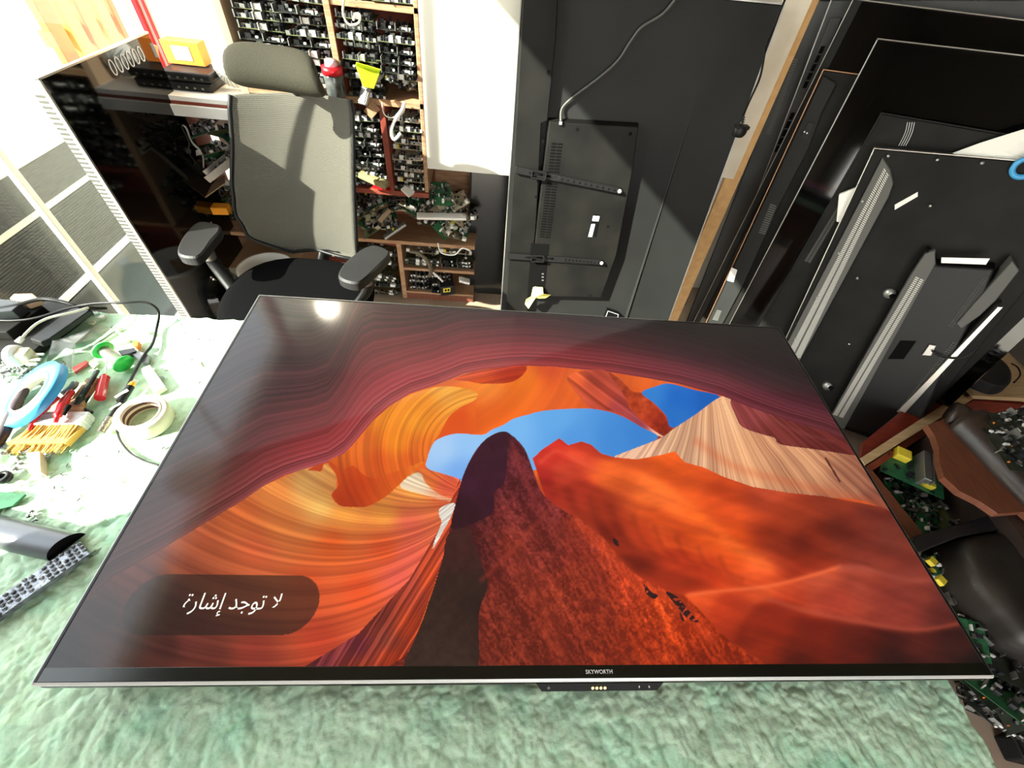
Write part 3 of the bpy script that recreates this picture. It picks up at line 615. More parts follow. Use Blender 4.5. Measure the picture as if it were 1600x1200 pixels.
dk2 = inside([(700, 835), (730, 826), (742, 850), (752, 880), (762, 915), (748, 960), (738, 1070), (628, 1070), (660, 970), (690, 880)]); paint(dk2, [(715, 850, (64, 30, 26)), (700, 950, (52, 32, 24)), (680, 1020, (56, 38, 30)), (735, 940, (46, 28, 22))], fbm(PX / 9, PY / 9, 3, 96), .22)
stroke([(752, 906), (775, 885), (820, 838), (862, 792)], 4, (160, 56, 38), .4)
stroke([(800, 690), (812, 730), (840, 790), (880, 830), (930, 860)], 5, (150, 54, 46), .4)
stroke([(900, 815), (945, 855), (990, 905), (1060, 945), (1110, 1000)], 10, (220, 76, 34), .45)
stroke([(880, 830), (930, 900), (960, 980), (990, 1050)], 22, (96, 30, 20), .35)
stroke([(800, 860), (850, 940), (880, 1040)], 16, (168, 62, 38), .25)
for pts in ([(1040, 925), (1058, 932), (1080, 958), (1092, 972), (1076, 968), (1060, 950)], [(1006, 912), (1018, 925), (1028, 930), (1022, 936), (1010, 928)], [(1062, 955), (1070, 970), (1064, 968)], [(958, 840), (970, 850), (972, 856), (960, 850)]):
    q = inside(pts); q &= fbm(PX / 4, PY / 4, 3, 97) > .34; paint(q, [(1050, 940, (46, 26, 26))])
# scratches and a cut notch on the right wall
for (xa, ya, xb, yb, wd, c) in ((1180, 640, 1300, 700, .0, 0), (1290, 716, 1312, 752, 1.6, (96, 50, 36))):
    if wd:
        t_ = np.clip(((PX - xa) * (xb - xa) + (PY - ya) * (yb - ya)) / ((xb - xa) ** 2 + (yb - ya) ** 2), 0, 1)
        q = np.hypot(PX - xa - t_ * (xb - xa), PY - ya - t_ * (yb - ya)) < wd; IMG[q] = c
# pill behind the message
pc = [(x, y) for x, y in ((255, 898), (480, 898), (502, 915), (505, 935), (494, 960), (470, 980), (440, 992), (190, 990), (190, 930), (225, 905))]
qa = at(500, 935, 2, TZ); qb = at(350, 992, 2, TZ); qc = at(350, 898, 2, TZ); qd = at(196, 945, 2, TZ)
pr0 = (qc.y - qb.y) / 2; pcy = (qc.y + qb.y) / 2; pxr = qa.x - pr0; pxl = qd.x + pr0
pill = np.hypot(GX - np.clip(GX, pxl, pxr), GY - pcy) < pr0; IMG[pill] = IMG[pill] * .38 + np.array([40, 30, 24]) * .55
LIN = l8(IMG)
me = grid_mesh('screen', GX, GY, np.full_like(GX, H), None) if False else None
m_scr = bpy.data.materials.new('lit canyon screen'); m_scr.use_nodes = True
n = m_scr.node_tree.nodes; L = m_scr.node_tree.links; b = n['Principled BSDF']
b.inputs['Base Color'].default_value = (.006, .006, .007, 1); b.inputs['Roughness'].default_value = .10; b.inputs['Specular IOR Level'].default_value = .27
at_ = n.new('ShaderNodeAttribute'); at_.attribute_name = 'picture'; at_.attribute_type = 'GEOMETRY'
L.new(at_.outputs['Color'], b.inputs['Emission Color']); b.inputs['Emission Strength'].default_value = 1.0
me = grid_mesh('screen', GX, GY, np.full_like(GX, H), m_scr, False)
ca = me.color_attributes.new('picture', 'FLOAT_COLOR', 'POINT')
buf = np.ones((NY * NX, 4), np.float32); buf[:, :3] = LIN.reshape(-1, 3); ca.data.foreach_set('color', buf.ravel())
scr = bpy.data.objects.new('screen', me); COL.objects.link(scr); scr.parent = tv
tag(scr, 'lit screen showing red rock canyon under blue sky')
# the message: "no signal", written right to left with joined letter shapes
msg = '\uFE93\uFEAD\uFE8E\uFEB7\uFE87 \uFEAA\uFE9F\uFEEE\uFE97 \uFEFB'
c0 = at(281, 957, 2, TZ + .0012); c1 = at(434, 957, 2, TZ + .0012)
tx = text_mesh('message_text', msg, .052, m_emw, scr, Matrix.Translation((0, 0, 0)), align='LEFT')
bb = [v.co for v in tx.data.vertices]
if bb:
    xa = min(v.x for v in bb); xb = max(v.x for v in bb); ya = min(v.y for v in bb); yb = max(v.y for v in bb)
    print('MSG', len(bb), xa, xb, ya, yb)
    k = (c1.x - c0.x) / (xb - xa)
    top = at(430, 927, 2, TZ + .0012).y; bot = at(345, 963, 2, TZ + .0012).y; ky = (top - bot) / (yb - ya)
    tx.matrix_local = Matrix(((k, 0, 0, c0.x - xa * k), (0, ky, 0, bot - ya * ky), (0, 0, 1, H + .0006), (0, 0, 0, 1)))
# ------------------------------------------------------------------ televisions standing and leaning
def panel_frame(a, b, yaw, lean, d):
    """frame of a leaning set: its face plane is N.x = d, its left edge runs through pixels a (top) and b"""
    y = math.radians(yaw); l = math.radians(lean)
    N = Vector((math.sin(y) * math.cos(l), -math.cos(y) * math.cos(l), math.sin(l))); C0 = Vector(CAM_C.tolist())
    def hit(p):
        r = Vector(ray(p).tolist()); return C0 + r * ((d - N.dot(C0)) / N.dot(r))
    o = hit(a); v = (hit(b) - o).normalized(); u = v.cross(N)
    if u.x < 0: u = -u
    Ln = -o.z / v.z
    return frame(o + v * Ln, u, v, N), Ln
def px2(M, pts, h=0.0): return [tuple(onp(M, x, y, h))[:2] for x, y in pts]
def slots(mb, M, l0, l1, r0, r1, n, h, t=.45, mi=0, rows=1, gap=.12):
    """n slots laid between the left line l0-l1 and right line r0-r1 (photo pixels on the face at height h)"""
    L0, L1, R0, R1 = [onp(M, *p, h) for p in (l0, l1, r0, r1)]
    for k in range(n):
        a = k / n; b = (k + t) / n
        for r in range(rows):
            f0 = r / rows + gap / rows / 2; f1 = (r + 1) / rows - gap / rows / 2
            q = []
            for (s_, f) in ((a, f0), (a, f1), (b, f1), (b, f0)):
                p = L0.lerp(L1, s_).lerp(R0.lerp(R1, s_), f); q.append((p.x, p.y))
            mb.prism(q, h - .0005, h + .0012, mi)
    return mb

# --- the large set standing on its side in the middle
cy, sy = math.cos(-.092), math.sin(-.092)
u = Vector((cy, sy, .03)).normalized(); v = Vector((0, -math.sin(.166), -math.cos(.166))); v = (v - u * u.dot(v)).normalized(); N = u.cross(-v)
o = Vector((-.058, 1.381, 1.423)); W1 = .84; L1 = 1.443
M1 = frame(o + v * L1, u, v, N)
t1 = empty('television', M1, 'large charcoal television standing on its side with its back and two mounting straps showing', 'television')
MB().box(0, W1, 0, L1, -.03, 0).build('back_panel', m_darkgrey, t1, bevel=.003)
MB().box(-.004, 0, 0, L1, -.032, .001).box(W1, W1 + .004, 0, L1, -.032, .001).box(-.004, W1 + .004, L1, L1 + .004, -.032, .001).build('edge_frame', m_silver, t1)
h2 = .035
pl = px2(M1, [(820, -60), (877, -60), (869, 60), (856, 186), (846, 190), (838, 350), (826, 470), (819, 560), (786, 560)], h2)
pl = [(max(.004, x), max(.004, min(L1 - .004, y))) for x, y in pl]
MB().prism(pl, 0, h2, 0, None, .006).build('side_housing', m_blackd, t1, bevel=.003)
pl = px2(M1, [(857, 186), (1000, 194), (992, 260), (966, 400), (940, 468), (860, 466), (826, 468), (838, 330)], h2 + .006)
MB().prism(pl, 0, h2 + .006, 0, None, .010).build('electronics_cover', m_blackd, t1, bevel=.003)
a = MB(); hh = h2 + .0065
for (x, y) in ((857, 113), (848, 221), (902, 202), (985, 209), (838, 308), (950, 354), (922, 462)):
    p = onp(M1, x, y, hh); a.cyl((p.x, p.y, hh - .004), (p.x, p.y, hh + .0006), .006, n=14)
a.build('screw_hole', m_hole, t1)
a = MB(); slots(a, M1, (861, 223), (842, 372), (880, 224), (860, 374), 34, hh, .5, 0, 2, .2); a.build('vent_slots', m_hole, t1)
# pressed rib
A = onp(M1, 1105, 100, 0); Bp = onp(M1, 978, 500, 0); d = (Bp - A); per = Vector((-d.y, d.x, 0)).normalized() * .010
MB().add([(A.x, A.y, 0), (Bp.x - per.x, Bp.y - per.y, .0), (Bp.x, Bp.y, .009), (Bp.x + per.x, Bp.y + per.y, 0)], [(0, 1, 2), (0, 2, 3), (0, 3, 1)]).build('pressed_rib', m_darkgrey, t1)
# recess with sockets
pl = px2(M1, [(830, 380), (858, 382), (850, 466), (824, 464)], hh + .0003); MB().prism(pl, hh - .001, hh + .0008).build('socket_recess', m_hole, t1)
a = MB()
for y in (428, 433, 438): p = onp(M1, 848, y, hh + .002); a.bx((p.x, p.y, hh + .001), (.010, .006, .003))
a.build('socket', m_steel, t1)
pl = px2(M1, [(926, 335), (938, 336), (931, 370), (918, 370)], hh + .001); lb = MB().prism(pl, hh, hh + .0012).build('rating_label', m_hole, t1); lb['label'] = 'black and white rating label'
pl = px2(M1, [(924, 350), (930, 350), (925, 370), (919, 370)], hh + .0014); MB().prism(pl, hh, hh + .0018).prism(px2(M1, [(927, 337), (937, 338), (935, 346), (925, 345)], hh + .0014), hh, hh + .0018).build('printed_patch', m_print, lb)
def strap(p0, p1, p2, slot_n):
    P0, P1, P2 = [onp(M1, *p, hh + .006) for p in (p0, p1, p2)]
    s_ = MB(); w_ = .013
    def seg(A, Bq, w_, z0, z1, mi=0):
        d = (Bq - A).normalized(); q = Vector((-d.y, d.x, 0)) * w_
        s_.prism([(A.x + q.x, A.y + q.y), (Bq.x + q.x, Bq.y + q.y), (Bq.x - q.x, Bq.y - q.y), (A.x - q.x, A.y - q.y)], z0, z1, mi)
    seg(P0, P2, w_, hh, hh + .010)
    seg(P1, P2, w_ * .75, hh + .010, hh + .015)
    o_ = s_.build('mounting_strap', m_black, t1, bevel=.002)
    a = MB()
    for k in range(slot_n):
        p = P1.lerp(P2, (k + .7) / (slot_n + .6)); a.cyl((p.x, p.y, hh + .0145), (p.x, p.y, hh + .0158), .0042, n=10)
    for f in (.2, .32, .44):
        p = P0.lerp(P1, f * 1.6); q = P0.lerp(P1, f * 1.6 + .12); a.tube([(p.x, p.y, hh + .0105), (q.x, q.y, hh + .0105)], .004, n=6)
    a.build('slot_holes', m_hole, o_)
    c = P0.lerp(P1, .55); d = (P1 - P0).normalized()
    Mb = Matrix.Translation((c.x, c.y, hh + .012)) @ Matrix.Rotation(math.atan2(d.y, d.x), 4, 'Z')
    k_ = MB()
    for (x0, x1, y0, y1) in ((-.03, .03, -.016, -.011), (-.03, .03, .011, .016), (-.03, -.025, -.016, .016), (.025, .03, -.016, .016)): k_.box(x0, x1, y0, y1, 0, .012, 0, Mb)
    k_.build('buckle', m_black, o_, bevel=.001)
    MB().lathe([(0, .006), (.006, .005), (.0085, 0), (0, 0)], 18, M=Matrix.Translation((P2.x, P2.y, hh + .015))).build('white_knob', m_white, o_)
strap((805, 265), (872, 278), (968, 298), 10)
strap((792, 400), (880, 404), (940, 410), 10)
# hanging lead
pts = [onp(M1, x, y, .012) for x, y in ((876, 188), (878, 170), (895, 152), (935, 122), (965, 95), (985, 65), (1003, 42), (1035, 22), (1062, -6), (1080, -30))]
pts[0].z = .04; pts = [p for p in pts if p.y < L1 - .005] + [Vector((pts[-2].x, L1 + .004, .012)), Vector((pts[-2].x + .01, L1 + .008, -.02)), Vector((pts[-2].x + .015, L1 - .1, -.045))]
cb = MB().tube(pts, .0042, n=8).build('power_lead', m_ventd, t1); cb['label'] = 'grey lead curving across the back'
MB().bx((pts[0].x, pts[0].y - .004, .043), (.012, .012, .014)).build('lead_clip', m_steel, t1, bevel=.001)
# crumpled yellow paper on it
yp = MB(); Yp = [onp(M1, x, y, hh + .012) for x, y in ((833, 450), (848, 449), (849, 457), (861, 463), (852, 466), (842, 464), (836, 468), (830, 472), (826, 480), (820, 477), (822, 468), (830, 461))]
cc = onp(M1, 838, 462, hh + .02); vs = [M1 @ p for p in Yp] + [M1 @ Vector((cc.x, cc.y, hh + .03))]
for i in range(12): vs[i] = vs[i] + M1.to_3x3() @ Vector((0, 0, .014 * ((i * 7) % 3 - 1)))
yo = MB().add(vs, [(i, (i + 1) % 12, 12) for i in range(12)]).build('paper_scrap', mat('pale yellow tissue', (232, 222, 120), .8), solid=.0015)
tag(yo, 'crumpled pale yellow paper scrap caught on the charcoal television', 'paper scrap')
pl = px2(M1, [(949, 485), (967, 491), (966, 499), (944, 498)], .03); q = MB().prism(pl, .0, .03).build('warning_card', m_hole, None, M=M1); tag(q, 'small black card with white border at the foot of the charcoal television', 'card')
pl2 = px2(M1, [(950, 486), (966, 491.5), (965, 498), (946, 497)], .0305)
a = MB()
for i in range(4):
    A = Vector((*pl2[i], .0305)); Bq = Vector((*pl2[(i + 1) % 4], .0305)); a.cyl(A, Bq, .0012, n=5)
a.build('card_border', m_print, q)

# --- black panel behind it on the left
Mb1 = Matrix.Translation((-.222, 1.60, 0)) @ Matrix.Rotation(math.radians(-7), 4, 'X')
bp_ = empty('television', Mb1, 'plain glossy black flat panel standing between the shelves and the charcoal television', 'television')
MB().box(0, .42, -.012, .012, 0, .74).build('screen', m_gloss2, bp_, bevel=.002)
MB().box(-.006, 0, -.016, .016, 0, .745).box(0, .42, -.016, .016, .74, .745).build('side_frame', m_black, bp_, bevel=.001)
MB().box(.06, .36, .012, .03, .1, .5).build('back_housing', m_black, bp_, bevel=.004)

# --- fanned sets on the right
YW, LE, D0, SP = -38, 7.5, -1.482, .047
def dd(k): return D0 - SP * k
m_strip = mat('mid grey set edge', (58, 60, 62), .38, rgb2=(44, 46, 48), nscale=5)
def mk_set(label, a, b, k, w, t=.03, glossy=False, L=None, edge=m_silver, face=None):
    M, Ln = panel_frame(a, b, YW, LE, dd(k)); Ln = L or Ln
    r = empty('television', M, label, 'television')
    MB().box(0, w, 0, Ln, -t, 0).build('screen' if glossy else 'back_panel', m_gloss if glossy else (face or m_blackd), r, bevel=.003)
    e_ = MB().box(-.004, -.0005, 0, Ln, -t - .001, .0015).box(-.004, w, Ln + .0005, Ln + .004, -t - .001, .0015)
    e_.build('edge_frame', edge, r, bevel=.001)
    return r, M, Ln
# plank and white board strip between
Mp = frame(at(1045, 490, 1, 1.16), (1, 0, 0), (0, -.05, -.9987), (0, -.9987, .05))
Mp, Lp = panel_frame((1250, 0), (1040, 500), -6, 9, -1.225)
q = MB().box(0, .062, 0, Lp + .05, -.016, 0).build('fibreboard_strip', m_woodt, None, bevel=.001, M=Mp)
tag(q, 'long tan fibreboard strip leaning beside the charcoal television', 'board')
Mq, Lq = panel_frame((1224, 0), (1112, 275), -6, 9, -1.20)
yb = onp(Mq, 1120, 276, 0).y
q = MB().box(0, .092, yb, Lq + .06, -.012, 0).build('white_batten', mat('dirty cream board', (222, 214, 196), .8, rgb2=(204, 194, 172), nscale=6), None, bevel=.001, M=Mq)
tag(q, 'dirty cream board strip covering the top of the tan fibreboard', 'board')
# plug hanging on its flex
pc_ = at(1156, 205, 1, .99)
pg = empty('power_plug', pc_, 'black three pin plug hanging on its flex beside the charcoal television', 'plug')
MB().lathe([(0, .016), (.018, .015), (.022, .008), (.022, -.006), (.016, -.016), (0, -.018)], 24, sy=.7).box(-.02, .022, -.012, .012, .008, .018).build('plug_body', m_black, pg, bevel=.002)
fl = [at(x, y, 1, .99 + i * .03) - pc_ for i, (x, y) in enumerate(((1159, 198), (1162, 180), (1170, 160), (1186, 125), (1192, 100), (1196, 75), (1206, 50), (1222, 10), (1236, -20)))]
MB().tube(fl, .0032, n=8).build('flex', m_black, pg)
a = MB()
for i in range(5):
    p = fl[0].lerp(fl[1], i / 5); a.cyl(p, p + Vector((0.0006, 0, .0025)), .0055, n=10)
a.build('strain_relief', m_black, pg)

tA, MA, LA = mk_set('grey set with fine vent slots, leftmost of the fanned televisions, beside the tan fibreboard', (1268, 0), (1078, 490), 6.6, .8, edge=m_black, face=m_strip)
for q_ in (((1242, 60), (1168, 228), (1252, 62), (1178, 230), 60, .001, .5), ((1240, 92), (1196, 210), (1247, 93), (1204, 212), 34, .0015, .5), ((1092, 400), (1066, 478), (1098, 402), (1072, 480), 26, .001, .5)):
    slots(MB(), MA, *q_).build('vent_slots', m_ventd, tA)
tB, MBm, LB_ = mk_set('long grey set with slotted edge and small white maker lettering, second of the fanned televisions', (1300, 0), (1112, 490), 5.6, .8, face=m_strip)
MB().box(.02, .055, .05, LB_ - .05, 0, .014).build('raised_rail', m_strip, tB, bevel=.003)
for q_ in (((1283, 72), (1252, 140), (1290, 72), (1259, 140), 5, .016, .82), ((1236, 176), (1208, 240), (1243, 176), (1215, 240), 5, .016, .82)):
    slots(MB(), MBm, *q_).build('vent_slots', m_hole, tB)
a = MB()
for k in range(6): p = onp(MBm, 1108 + k * 3, 470 - k * 7, .002); a.bx((p.x, p.y, .001), (.012, .003, .002), rz=.5)
a.build('printed_symbol', m_print, tB)
p = onp(MBm, 1163, 370, .015); q2 = onp(MBm, 1167, 357, .015); ang = math.atan2(q2.y - p.y, q2.x - p.x)
text_mesh('brand_lettering', 'SONY', .022, m_print, tB, Matrix.Translation((.038, p.y + .01, .0148)) @ Matrix.Rotation(PI / 2, 4, 'Z'), bold=.0006)
tX, MX, LX = mk_set('tallest glossy black screen, at the back of the fan of televisions', (1334, 0), (1272, 125), 4.6, .95, glossy=True)
MB().box(.0, .028, 0, LX, 0, .006).build('grey_bezel', m_darkgrey, tX, bevel=.002)
tC, MC, LC = mk_set('black set with a bronze edge and white label, leaning against the tallest screen', (1287, 110), (1108, 495), 3.5, .72, edge=mat('bronze edge', (196, 150, 112), .35, .8))
MB().prism([(0.008, .02), (.075, .02), (.085, .4), (.07, .8), (.075, LC - .25), (.06, LC - .12), (.062, LC - .03), (.008, LC - .012)], 0, .014, 0, None, .003).build('side_housing', m_darkgrey, tC, bevel=.003)
for q_ in (((1203, 318), (1184, 365), (1214, 322), (1196, 368), 14, .015, .55), ((1120, 484), (1112, 500), (1128, 486), (1122, 502), 8, .015, .55)):
    slots(MB(), MC, *q_).build('oval_grille', m_ventd, tC)
pl = px2(MC, [(1143, 418), (1152, 422), (1146, 441), (1136, 438)], .0155); q = MB().prism(pl, .014, .0158).build('rating_label', m_paper, tC); q['label'] = 'white rating label'
pl = px2(MC, [(1264, 190), (1273, 193), (1262, 219), (1249, 216)], .0155); MB().prism(pl, .014, .018).build('button_pad', m_black, tC, bevel=.001)
for (x, y) in ((1257, 206), (1261, 208)): p = onp(MC, x, y, .019); MB().cyl((p.x, p.y, .018), (p.x, p.y, .0205), .003, n=8).build('button', m_print, tC)
tD, MD, LD = mk_set('glossy black screen standing behind the slotted black set at the right', (1372, 62), (1149, 490), 2.4, .95, glossy=True)
tE, ME, LE_ = mk_set('black set with four white scratches, second from the front of the fan', (1378, 178), (1190, 505), 1.1, .75, t=.028, edge=m_darkgrey)
a = MB(); slots(a, ME, (1322, 300), (1256, 408), (1330, 304), (1266, 412), 60, .001, .5, 0, 2, .2); a.build('vent_slots', m_ventd, tE)
a = MB()
for k in range(4):
    pts = [onp(ME, x + k * 3.6, y, .0015) for x, y in ((1418, 191), (1415, 205), (1410, 217), (1404, 228))]; a.tube(pts, .0009, n=5)
a.build('scratch_marks', m_print, tE)
# white foam wedge and the cloth
q = MB().prism(px2(ME, [(1311, 303), (1340, 292), (1338, 330), (1322, 348), (1307, 346)], .02), .004, .03).build('foam_packing', m_paper, None, bevel=.004, M=ME)
tag(q, 'white foam packing wedge stuck between two black televisions', 'packing')
cl_ = MB(); P = [ME @ onp(ME, x, y, .018) for x, y in ((1483, 241), (1530, 224), (1580, 208), (1640, 190), (1650, 262), (1560, 262), (1500, 252))]
cc = ME @ onp(ME, 1570, 238, .04); q = MB().add([tuple(p) for p in P] + [tuple(cc)], [(i, (i + 1) % 7, 7) for i in range(7)]).build('packing_sleeve', m_paper, solid=.003)
tag(q, 'crumpled white packing sleeve tucked behind the front black television', 'packing')
# the front set
tF, MF, LF = mk_set('front black television on its side, back showing two long bands of pale vent slots', (1367, 233), (1233, 520), 0, .60, t=.04)
pl = px2(MF, [(1380, 244), (1392, 262), (1397, 285), (1390, 305), (1274, 520), (1235, 590), (1200, 640), (1170, 640), (1205, 575)], .012)
pl = [(max(.006, x), max(.004, y)) for x, y in pl]
MB().prism(pl, 0, .012, 0, None, .006).build('side_band', m_ventd, tF, bevel=.002)
a = MB(); slots(a, MF, (1381, 262), (1225, 560), (1389, 275), (1252, 560), 120, .013, .5, 0, 2, .25); a.build('vent_slots', m_vent, tF)
# central cover with sloping vented side
c0 = px2(MF, [(1450, 388), (1464, 400), (1466, 410), (1560, 416), (1540, 470), (1470, 600), (1420, 700), (1270, 700), (1300, 640), (1370, 520), (1425, 428)], .05)
c0 = [(x, max(.03, y)) for x, y in c0]
MB().prism(c0, 0, .05, 0, None, .012).build('electronics_cover', m_black, tF, bevel=.006)
pl = px2(MF, [(1446, 396), (1462, 390), (1462, 412), (1446, 440), (1336, 640), (1300, 700), (1268, 700), (1312, 625), (1424, 428)], .0515); MB().prism([(x, max(.03, y)) for x, y in pl], .03, .0515, 0, None, .002).build('vented_slope', m_ventd, tF, bevel=.002)
a = MB(); slots(a, MF, (1430, 432), (1300, 648), (1444, 438), (1318, 654), 96, .0525, .5, 0, 2, .25)
a.build('cover_vent_slots', m_vent, tF)
a = MB(); slots(a, MF, (1466, 402), (1466, 411), (1552, 404), (1545, 414), 1, .052, .95); a.build('socket_panel', m_alu, tF)
for q_ in (((1536, 432), (1480, 510), (1544, 434), (1488, 513), 26, .051, .4, 0, 2, .5), ((1488, 534), (1412, 628), (1496, 537), (1420, 632), 30, .051, .4, 0, 2, .5)):
    slots(MB(), MF, *q_).build('pin_holes', m_ventd, tF)
# outer raised bar on the right
pl = px2(MF, [(1560, 478), (1570, 478), (1412, 648), (1400, 645)], .06); MB().prism(pl, 0, .06, 0, None, .004).build('base_bar', m_silver, tF, bevel=.002)
pl = px2(MF, [(1584, 405), (1596, 420), (1560, 470), (1530, 496), (1500, 516), (1492, 508), (1540, 452)], .058); MB().prism(pl, 0, .058, 0, None, .006).build('socket_cluster', m_ventd, tF, bevel=.003)
for (x, y, r, x2, y2) in ((1390, 459, .022, 1394, 463), (1293, 604, .022, 1298, 606)):
    p = onp(MF, x, y, .012); bs = MB().lathe([(0, .018), (r * .8, .016), (r, 0)], 24, M=Matrix.Translation((p.x, p.y, .0))).build('mounting_boss', m_alu, tF)
    p = onp(MF, x2, y2, .02); MB().lathe([(0, .026), (.008, .024), (.009, .016)], 16, M=Matrix.Translation((p.x, p.y, 0))).build('boss_screw', m_hole, bs)
a = MB()
for (x, y) in ((1388, 244), (1465, 250), (1535, 255), (1348, 315), (1311, 396), (1277, 465), (1243, 530), (1340, 435), (1327, 538), (1454, 322), (1438, 612), (1472, 585)):
    p = onp(MF, x, y, .014); a.lathe([(0, .016), (.004, .0155), (.0055, .012), (.0055, 0)], 12, M=Matrix.Translation((p.x, p.y, 0)))
a.build('screw', m_alu, tF)
pl = px2(MF, [(1398, 320), (1434, 300), (1434, 307), (1398, 328)], .002); q = MB().prism(pl, 0, .002).build('torn_label', m_paper, tF); q['label'] = 'torn white sticker'
pl = px2(MF, [(1407, 532), (1432, 533), (1412, 561), (1387, 561)], .051); MB().prism(pl, .046, .0512).build('socket_recess', m_hole, tF)
pl = px2(MF, [(1452, 538), (1463, 540), (1455, 556), (1440, 555)], .056); MB().prism(pl, .05, .058).build('inlet_clip', m_alu, tF, bevel=.002)
pts = [onp(MF, x, y, .065) for x, y in ((1456, 548), (1470, 557), (1495, 560), (1515, 554), (1530, 540))]; MB().tube(pts, .003, n=6).build('lead', m_black, tF)
p = onp(MF, 1598, 262, .01); q = MB().lathe([(.02, 0), (.02, .014), (.034, .014), (.034, 0), (.02, 0)], 32).build('tape_roll', m_blue, None, M=MF @ Matrix.Translation((p.x + .006, p.y, .0)))
tag(q, 'bright blue tape roll at the right edge on the front black television', 'tape roll')

# --- dark set standing at the left by the glass, its screen facing into the shop
dk = empty('television', Matrix.Translation((-1.40, .943, 0)), 'dark glossy television standing upright by the glass, mirroring the shelves', 'television')
dl = .565; dh = 1.147
MB().box(-.006, 0, .004, dl, 0.02, dh - .004).build('screen', m_gloss, dk, bevel=.001)
MB().box(-.01, .002, -.004, .004, 0, dh).box(-.01, .002, -.004, dl, dh - .004, dh + .002).build('edge_frame', m_silver, dk, bevel=.001)
q = MB().box(-.05, -.007, .006, dl, .02, dh - .02).build('back_shell', mat('pale dusty shell', (170, 168, 150), .6), dk, bevel=.008)
a = MB()
for k in range(74): a.box(-.046, -.014, .0045, .0065, .06 + k * .0142, .066 + k * .0142)
a.build('vent_slots', m_ventd, dk)
a = MB()
for k in range(6):
    for j in range(14):
        t0 = 2 * PI * j / 14; t1 = 2 * PI * (j + 1) / 14; c = (.001, .30 + k * .034, dh - .045)
        a.cyl((.001, c[1] + .011 * math.cos(t0), c[2] + .021 * math.sin(t0)), (.001, c[1] + .011 * math.cos(t1), c[2] + .021 * math.sin(t1)), .002, n=4)
a.build('printed_oval', m_print, dk)
# loose pipes standing behind it
for (pa, pb, r, c, lb) in (((240, 70, 1.62), (283, 320, 1.45), .012, mat('pinkish plastic pipe', (176, 158, 140), .6), 'pinkish plastic pipe standing in the corner beside the dark television'),
                      ((249, 212, 1.45), (292, 272, 1.42), .008, mat('grey rod', (130, 130, 120), .5), 'thin grey rod leaning out over the low shelf, the shorter one'),
                      ((262, 186, 1.50), (300, 278, 1.45), .008, mat('grey rod', (130, 130, 120), .5), 'thin grey rod leaning beside the pinkish pipe')):
    A = at(pa[0], pa[1], 1, pa[2]); Bq = at(pb[0], pb[1], 1, pb[2]); tag(MB().cyl(A, Bq, r, n=14).build('pipe', c), lb, 'pipe')

# ------------------------------------------------------------------ office chair
CH = Matrix.Translation((-.885, .86, 0)) @ Matrix.Rotation(math.radians(-3), 4, 'Z')
chair = empty('office_chair', CH, 'black office chair with mesh back, headrest and padded arms, turned to the bench', 'chair')
m_mesh = bpy.data.materials.new('chair mesh weave'); m_mesh.use_nodes = True
n = m_mesh.node_tree.nodes; L = m_mesh.node_tree.links; b = n['Principled BSDF']; b.inputs['Roughness'].default_value = .8; b.inputs['Sheen Weight'].default_value = .3
tcn = n.new('ShaderNodeTexCoord'); wv = n.new('ShaderNodeTexWave'); wv.bands_direction = 'Z'; wv.inputs['Scale'].default_value = 55; wv.inputs['Distortion'].default_value = .4
wv2 = n.new('ShaderNodeTexWave'); wv2.bands_direction = 'X'; wv2.inputs['Scale'].default_value = 70
L.new(tcn.outputs['Object'], wv.inputs[0]); L.new(tcn.outputs['Object'], wv2.inputs[0])
mu = n.new('ShaderNodeMath'); mu.operation = 'MULTIPLY'; L.new(wv.outputs['Fac'], mu.inputs[0]); L.new(wv2.outputs['Fac'], mu.inputs[1])
r = n.new('ShaderNodeValToRGB'); r.color_ramp.elements[0].color = (*lin((54, 52, 44)), 1); r.color_ramp.elements[1].color = (*lin((106, 102, 85)), 1)
L.new(mu.outputs[0], r.inputs[0]); L.new(r.outputs[0], b.inputs['Base Color'])
bmp = n.new('ShaderNodeBump'); bmp.inputs['Strength'].default_value = .5; bmp.inputs['Distance'].default_value = .002; L.new(mu.outputs[0], bmp.inputs['Height']); L.new(bmp.outputs[0], b.inputs['Normal'])
def cl2(P): return CH.inverted() @ P
# back: corners from the photograph on the back's own sloping plane
YB0, YB1 = 1.17, 1.27
def bk(px, py):
    lo, hi = YB0, YB1
    for _ in range(12):
        y = (lo + hi) / 2; z = at(px, py, 1, y).z; yt = YB0 + (YB1 - YB0) * (z - .5) / .6
        if yt > y: lo = y
        else: hi = y
    return cl2(at(px, py, 1, y))
lft = [bk(*p) for p in ((360, 148), (361, 170), (366, 220), (366, 280), (371, 330), (392, 368), (440, 391), (462, 394))]
rgt = [bk(*p) for p in ((548, 156), (552, 175), (554, 220), (555, 280), (557, 335), (558, 372), (559, 404), (520, 400))]
def backfn(u_, v_):
    f = v_ * 6.999; i = int(f); t = f - i
    a = lft[i].lerp(lft[i + 1], t); c = rgt[i].lerp(rgt[i + 1], t) if i < 7 else rgt[7]
    p = a.lerp(c, u_); p.y += .045 * (1 - (2 * u_ - 1) ** 2) * (1 - .3 * v_) ; p.y -= .02 * math.sin(PI * min(1, v_ * 1.1)); return p
MB().sheet(backfn, 24, 28).build('backrest', m_mesh, chair, solid=.006)
edge = [backfn(0, k / 14) for k in range(12)] + [backfn(.0, .93), backfn(.12, 1), backfn(.5, 1), backfn(.85, 1), backfn(1, .95)] + [backfn(1, 1 - k / 14) for k in range(2, 15)]
MB().tube(edge, .008, n=8).build('back_frame', m_black, chair)
sp_ = [cl2(Vector(p)) for p in ((-.84, 1.34, 1.16), (-.84, 1.37, .95), (-.84, 1.33, .7), (-.86, 1.2, .46), (-.88, 1.0, .40))]
